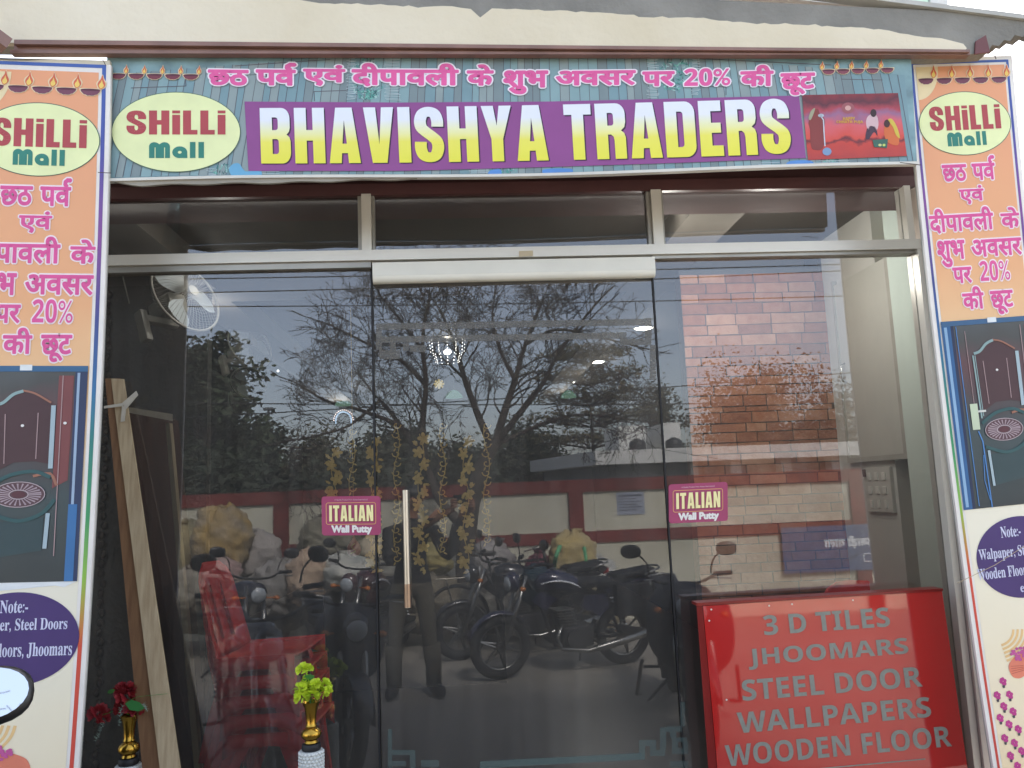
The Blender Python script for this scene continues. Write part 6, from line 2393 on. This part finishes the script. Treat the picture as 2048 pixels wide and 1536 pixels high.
    # shoes
    for k, a in (('al', 8), ('ar', -22)):
        p = W(J[k][:3])
        mt = Matrix.Rotation(R_(a), 3, 'Z')
        sh = MB()
        sh.ell(Vector((p.x, p.y, .055)) + mt @ Vector((0, .08, 0)), (.048, .15, .052), 16, 10, rot=mt, pw=.8)
        sh.v = [(v[0], v[1], max(.004, v[2])) for v in sh.v]
        sh.build('shoe', mat('black_shoe', '#151416', .5), t, smooth=True)
        MB().tube([(p.x, p.y, .07), (p.x, p.y, .25), (p.x * .5 + W(J['kl' if k == 'al' else 'kr'][:3]).x * .5, p.y + .01, .42)], [.066, .07, .08], n=12).build('trouser_leg', mat('khaki_cloth', '#4f4a3e', .9, var=.15, bump=.3), t, smooth=True)
    return t


pers = skin_person()
ph = thing('phone', 'dark smartphone held upright between both hands of the photographer', 'phone', (0, -3.49, 1.62))
MB().bbox((0, -3.496, 1.640), (.078, .0045, .040), .003).build('phone_body', mat('phone_dark', '#101114', .2), ph)
MB().bbox((0, -3.5012, 1.640), (.073, .0003, .036), .0002).build('phone_screen', mat('phone_screen', '#24282c', .08), ph)

# ------------------------------------------------------------------ trees behind and before the wall
Mbark = mat('grey_brown_bark', '#3c332c', .9, var=.25, scale=12, stretch=(3, 3, .6), bump=.6)
Mtwig = mat('twig_brown', '#352c27', .9, var=.15)


BOUND = [Q(945, 760, 6.55).x, Q(945, 800, 6.55).z, 2.3, 2.0]


def grow(m, p, d, L, r, depth, rnd, leaves=None, droop=.0, spread=.6, minr=.0022):
    n = 4
    if ((p.x - BOUND[0]) / BOUND[2]) ** 2 + (max(0, p.z - BOUND[1]) / BOUND[3]) ** 2 > 1: return
    pts = [p]
    cur = p.copy()
    dd = d.copy()
    for i in range(n):
        dd = (dd + Vector((rnd.gauss(0, .13), rnd.gauss(0, .13), rnd.gauss(0, .10) - droop))).normalized()
        cur = cur + dd * (L / n)
        pts.append(cur.copy())
    r2 = max(minr, r * .62)
    m.tube(pts, [r + (r2 - r) * i / n for i in range(n + 1)], n=5 if r > .012 else 3, cap=False)
    if leaves is not None and depth <= 1:
        leaves += pts[1:]
    if depth == 0: return
    kids_n = 2 if rnd.random() < .45 else 3
    for k in range(kids_n):
        ax = dd.orthogonal().normalized()
        ax = Matrix.Rotation(rnd.uniform(0, 6.283), 3, dd) @ ax
        nd = (dd + ax * rnd.uniform(.35, spread + .35)).normalized()
        grow(m, pts[-1 if k < 2 else rnd.choice((2, 3))], nd, L * rnd.uniform(.62, .86), r2 * rnd.uniform(.7, .95), depth - 1, rnd, leaves, droop, spread, minr)


def leaf_cloud(pts, n, size, spread, rnd, flat=1.0):
    m = MB()
    for i in range(n):
        c = rnd.choice(pts) + Vector((rnd.gauss(0, spread), rnd.gauss(0, spread), rnd.gauss(0, spread * flat)))
        a = Vector((rnd.gauss(0, 1), rnd.gauss(0, 1), rnd.gauss(0, .6))).normalized()
        b = a.orthogonal().normalized()
        b = Matrix.Rotation(rnd.uniform(0, 6.28), 3, a) @ b
        s_ = size * rnd.uniform(.6, 1.3)
        o = len(m.v)
        m.v += [tuple(c - a * s_), tuple(c + b * s_ * .45), tuple(c + a * s_), tuple(c - b * s_ * .45)]
        m.f.append((o, o + 1, o + 2, o + 3))
        m.mi.append(0)
    return m


# the bare tree
rnd = random.Random(5)
Dt = 6.55
tr = thing('bare_tree', 'leafless spreading tree with forked trunk standing before the boundary wall', 'tree', Q(930, 1230, Dt) * 1.0)
tr.location.z = 0
q = lambda px, py, dy=0: Q(px, py, Dt + dy)
m = MB()
base = q(925, 1240)
base.z = 0
m.tube(smooth_line([tuple(base), tuple(q(935, 1060)), tuple(q(950, 980)), tuple(q(975, 910)), tuple(q(992, 885))], 4), [.13 - .0032 * i for i in range(17)], n=10, cap=False)
limbs = [([(985, 895), (960, 840), (930, 760), (910, 690), (880, 620)], .055, -.3), ([(992, 885), (1010, 820), (1030, 760), (1050, 690), (1085, 600)], .06, .3), ([(998, 880), (1060, 800), (1090, 760), (1120, 700), (1180, 640)], .045, -.5),
         ([(992, 890), (1080, 850), (1150, 830), (1230, 835), (1300, 845)], .03, .5), ([(925, 1050), (880, 1000), (850, 930), (800, 850), (760, 800)], .07, .5), ([(850, 930), (845, 850), (852, 770), (845, 680), (860, 590)], .05, -.3),
         ([(800, 850), (720, 820), (650, 800), (600, 770)], .03, .4), ([(852, 770), (800, 720), (740, 690), (660, 650)], .032, -.5), ([(845, 700), (800, 640), (760, 590)], .026, .6), ([(1030, 760), (1000, 700), (985, 640), (990, 580)], .03, .8), ([(1050, 690), (1110, 660), (1180, 670), (1260, 690)], .024, -.7), ([(930, 760), (900, 730), (860, 700), (800, 690)], .02, .2), ([(760, 800), (700, 850), (640, 870), (590, 880)], .022, -.3), ([(1120, 700), (1190, 610), (1230, 570)], .022, .3)]
twg = MB()
for pts, r, dy in limbs:
    P3 = [q(x, y, dy * i / len(pts)) for i, (x, y) in enumerate(pts)]
    sl = smooth_line([tuple(p) for p in P3], 4)
    nn = len(sl)
    m.tube(sl, [max(.008, r * (1 - .75 * i / nn)) for i in range(nn)], n=7, cap=False)
    for i in range(3, nn, 1):
        p = Vector(sl[i])
        d = (Vector(sl[i]) - Vector(sl[i - 1])).normalized()
        ax = Matrix.Rotation(rnd.uniform(0, 6.28), 3, d) @ d.orthogonal().normalized()
        grow(twg, p, (d * .7 + ax * .8 + Vector((0, 0, .25))).normalized(), rnd.uniform(.30, .5), max(.008, r * .30 * (1 - .5 * i / nn)), 4, rnd, None, 0, .6, .0040)
    d = (Vector(sl[-1]) - Vector(sl[-2])).normalized()
    grow(twg, Vector(sl[-1]), d, .5, .010, 4, rnd, None, 0, .6, .0040)
m.build('trunk', Mbark, tr, smooth=True)
twg.build('crown', Mtwig, tr, smooth=True)


def leafy(name, lab, px, py_base, py_top, wpx, D, colors, n, size, seed, layered=False, trunk_r=.09, haze=0, dens=.3):
    rnd = random.Random(seed)
    b0 = Q(px, py_base, D)
    b0.z = 0
    top_ = Q(px, py_top, D)
    H = top_.z
    W = wpx / F * (D + 3.45) / 2
    t = thing(name, lab, 'tree', (b0.x, b0.y, 0), 'trees beyond the boundary wall')
    m = MB()
    m.tube([b0, b0 + Vector((.05, 0, H * .35)), b0 + Vector((0, 0, H * .8))], [trunk_r, trunk_r * .7, trunk_r * .25], n=8)
    pts = []
    if layered:
        for k in range(5):
            z = H * (.52 + .105 * k)
            for j in range(9):
                a = 2 * math.pi * j / 9 + k
                L = W * (1.05 - .16 * abs(k - 1)) * rnd.uniform(.7, 1.05)
                ppt = [b0 + Vector((0, 0, z)), b0 + Vector((math.cos(a) * L * .5, math.sin(a) * L * .5, z + .15)), b0 + Vector((math.cos(a) * L, math.sin(a) * L, z + .12))]
                m.tube(ppt, [.03, .018, .006], n=4, cap=False)
                for i in range(12):
                    f = rnd.uniform(.3, 1)
                    pts.append(ppt[0].lerp(ppt[2], f) + Vector((0, 0, .2)))
    else:
        nb = 34
        for k in range(nb):
            th, ph_ = rnd.uniform(0, 6.28), rnd.uniform(-.6, 1.5)
            f = rnd.uniform(.45, 1)
            hz = H * .58
            c = b0 + Vector((math.cos(th) * math.cos(ph_) * W * f, math.sin(th) * math.cos(ph_) * W * f, hz + math.sin(ph_) * (H - hz) * f))
            m.tube([b0 + Vector((0, 0, H * .4)), b0.lerp(c, .5) + Vector((0, 0, H * .25)), c], [.04, .02, .006], n=4, cap=False)
            rad = W * .18
            for i in range(10):
                pts.append(c + Vector((rnd.gauss(0, rad), rnd.gauss(0, rad), rnd.gauss(0, rad * .7))))
    m.build('trunk', Mbark, t, smooth=True)
    for i, c in enumerate(colors):
        lc = leaf_cloud(pts[i::len(colors)] or pts, n // len(colors), size, W * (.09 if layered else .13), rnd, .35 if layered else 1)
        lc.build('crown', mat('leaf_' + c.strip('#'), c, .7, var=.25, scale=3), t, recalc=False)
    return t


leafy('layered_tree', 'tree with flat layered branches and small leaves above the white building end', 1195, 1100, 705, 330, 16.5, ('#5c5a40', '#6e6044'), 6500, .055, 1, True, .08)
leafy('dense_tree', 'tall dense dark green tree at the left beyond the wall', 400, 1100, 690, 230, 15, ('#24301c', '#2f3c22'), 14000, .10, 2)
leafy('dense_tree', 'lower dark green tree between the tall one and the lamp post', 490, 1100, 850, 190, 17, ('#2a3420', '#38442a'), 9000, .09, 3)
leafy('bushy_tree', 'pale brown green bushy tree right of the lamp post', 625, 1100, 885, 200, 17, ('#4c4c38', '#5a5442'), 8000, .07, 4, dens=.2)
leafy('bushy_tree', 'dark bushy tree behind the left fork of the bare tree', 790, 1100, 868, 230, 15, ('#2f3626', '#3f4230'), 10000, .08, 5)
leafy('bushy_tree', 'low dark thicket tree right of the forked trunk', 1060, 1100, 872, 200, 17, ('#30362a', '#44442f'), 9000, .07, 6)
leafy('bushy_tree', 'low dark tree behind the forked trunk', 930, 1100, 900, 180, 16, ('#2c3424', '#3a402c'), 8000, .07, 12)
leafy('reddish_tree', 'loose reddish leaved tree seen in front of the brick wallpaper', 1560, 1100, 735, 330, 17, ('#4c442c', '#5a4c34'), 26000, .055, 7)
leafy('bushy_tree', 'small dark bush tree at the right end of the white building', 1345, 1100, 760, 110, 17, ('#33382a', '#4a4634'), 3000, .06, 8)
rnd = random.Random(9)
pts = [Vector((rnd.uniform(-16, .6), -rnd.uniform(12, 16), rnd.uniform(.2, 2.1 + .4 * math.sin(i)))) for i in range(900)]
hg = leaf_cloud(pts, 24000, .10, .25, rnd).build('shrub_mass', mat('leaf_thicket', '#2b3222', .8, var=.3, scale=2), recalc=False)
tag(hg, 'dark tangled shrubs growing beyond the boundary wall', 'shrubs', kind='stuff')
hg.name = 'shrubs'

# ------------------------------------------------------------------ white flat roofed building
Db = 10.5
wb = thing('white_building', 'long low white building with a projecting flat roof beyond the wall', 'building', (Q(1400, 950, Db).x, -Db - 2, 0))
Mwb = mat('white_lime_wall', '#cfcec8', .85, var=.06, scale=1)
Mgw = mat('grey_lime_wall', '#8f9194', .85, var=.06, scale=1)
za, zb_ = Q(1190, 902, Db).z, Q(1190, 930, Db).z
xa_, xb_ = Q(1190, 910, Db).x, 12.5
xe = Q(1062, 940, Db + 3.6).x
# roof slab: front fascia and the left side running away
roofpts = [(xa_, -Db), (xb_, -Db), (xb_, -Db - 3.8), (xe, -Db - 3.8)]
m = MB()
n_ = len(roofpts)
m.v = [(x, y, zb_) for x, y in roofpts] + [(x, y, za) for x, y in roofpts]
m.f = [(0, 1, 2, 3), (7, 6, 5, 4)] + [(i, (i + 1) % n_, n_ + (i + 1) % n_, n_ + i) for i in range(n_)]
m.mi = [0] * len(m.f)
m.build('roof', Mwb, wb)
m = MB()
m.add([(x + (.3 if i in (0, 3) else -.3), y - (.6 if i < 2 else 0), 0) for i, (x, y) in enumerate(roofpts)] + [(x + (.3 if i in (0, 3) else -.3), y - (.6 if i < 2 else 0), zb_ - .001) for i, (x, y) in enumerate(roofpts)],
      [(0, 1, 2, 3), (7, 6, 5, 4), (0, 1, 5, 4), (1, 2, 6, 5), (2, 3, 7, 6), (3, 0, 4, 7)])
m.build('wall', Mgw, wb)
yw = -Db - .6
for k, (a, b_, z0w, z1w, nm_) in enumerate(((1215, 1300, 0, 0, 'p'), (1375, 1390, 0, 0, 'p'), (1455, 1475, 0, 0, 'p'), (1555, 1575, 0, 0, 'p'), (1655, 1675, 0, 0, 'p'))):
    if k == 0: continue
    x0w, x1w = Q(a, 940, Db + .5).x, Q(b_, 940, Db + .5).x
    MB().box(x0w, x1w, yw + .01, yw + .30, 0, zb_ - .002).build('pilaster', Mwb, wb)
for a, b_ in ((1395, 1452), (1480, 1550), (1600, 1650)):
    x0w, x1w = Q(a, 940, Db + .9).x, Q(b_, 940, Db + .9).x
    w_ = MB().box(x0w, x1w, yw + .004, yw + .03, zb_ - .45, zb_ - .06).build('window', mat('dark_window', '#3f4246', .3), wb)
    MB().box(x0w, x1w, yw + .031, yw + .05, zb_ - .28, zb_ - .25).build('window_bar', Mwb, w_)
for a, b_, top_, bt in ((1238, 1292, 852, 902), (1328, 1362, 846, 900)):
    x0w, x1w = Q(a, 880, Db + 1.6).x, Q(b_, 880, Db + 1.6).x
    MB().box(x0w, x1w, -Db - 3.2, -Db - 1.6, za, Q(a, top_, Db + 1.6).z).build('stair_house', Mwb, wb)
for cx in (1275, 1348):
    p = Q(cx, 893, Db + .7)
    t = thing('water_tank', 'black round water tank on the white roof %s' % ('by the wider stair house' if cx < 1300 else 'by the narrower stair house'), 'water tank', (p.x, p.y, za), 'black rooftop water tanks')
    MB().lathe([(.15, 0), (.16, .01), (.15, .08), (.16, .09), (.15, .16), (.12, .19), (.05, .215), (.045, .23)], (p.x, p.y, za), 20).build('tank_body', mat('tank_black', '#1c1d20', .5), t, smooth=50)

# lamp post and wires
lp = thing('street_lamp', 'thin distant street lamp post between the dark trees', 'street lamp', (Q(537, 900, 19).x, -19, 0))
p = Q(537, 818, 19)
MB().tube([(p.x, -19, 0), (p.x, -19, p.z)], .035, n=8).build('post', mat('post_grey2', '#5c5f62', .6), lp)
MB().bbox((p.x, -19, p.z), (.13, .08, .04), .02).build('lamp_head', MATS['post_grey2'], lp)
Mwire = mat('black_cable', '#17171a', .6)
for i, (a, b_) in enumerate((((350, 556), (1640, 528)), ((350, 584), (1310, 556)), ((352, 611), (1308, 600)), ((352, 803), (1308, 806)), ((740, 812), (1680, 745)), ((1100, 915), (1320, 850)), ((1320, 905), (1800, 960)))):
    pa, pb = Q(*a, 9.5 + .1 * i), Q(*b_, 9.5 + .1 * i)
    d = (pb - pa)
    st_, en = pa - d * 1.2, pb + d * 1.2
    if i >= 5: st_, en = pa, pb
    pts = []
    for k in range(25):
        u = k / 24
        pts.append(st_.lerp(en, u) - Vector((0, 0, .25 * (1 - (2 * u - 1) ** 2) - .21)) * (1 if i < 5 else .3))
    o = MB().tube(pts, .010 if i < 5 else .006, n=5).build('overhead_cable', Mwire)
    tag(o, ['uppermost overhead cable crossing the sky', 'second overhead cable from the top', 'third overhead cable from the top, touching the tree crown', 'low overhead cable passing behind the tree forks', 'rising overhead cable crossing the brick wallpaper', 'short slanting cable before the layered tree', 'thin drooping cable at the right before the white building'][i], 'cable', 'overhead cables across the street')
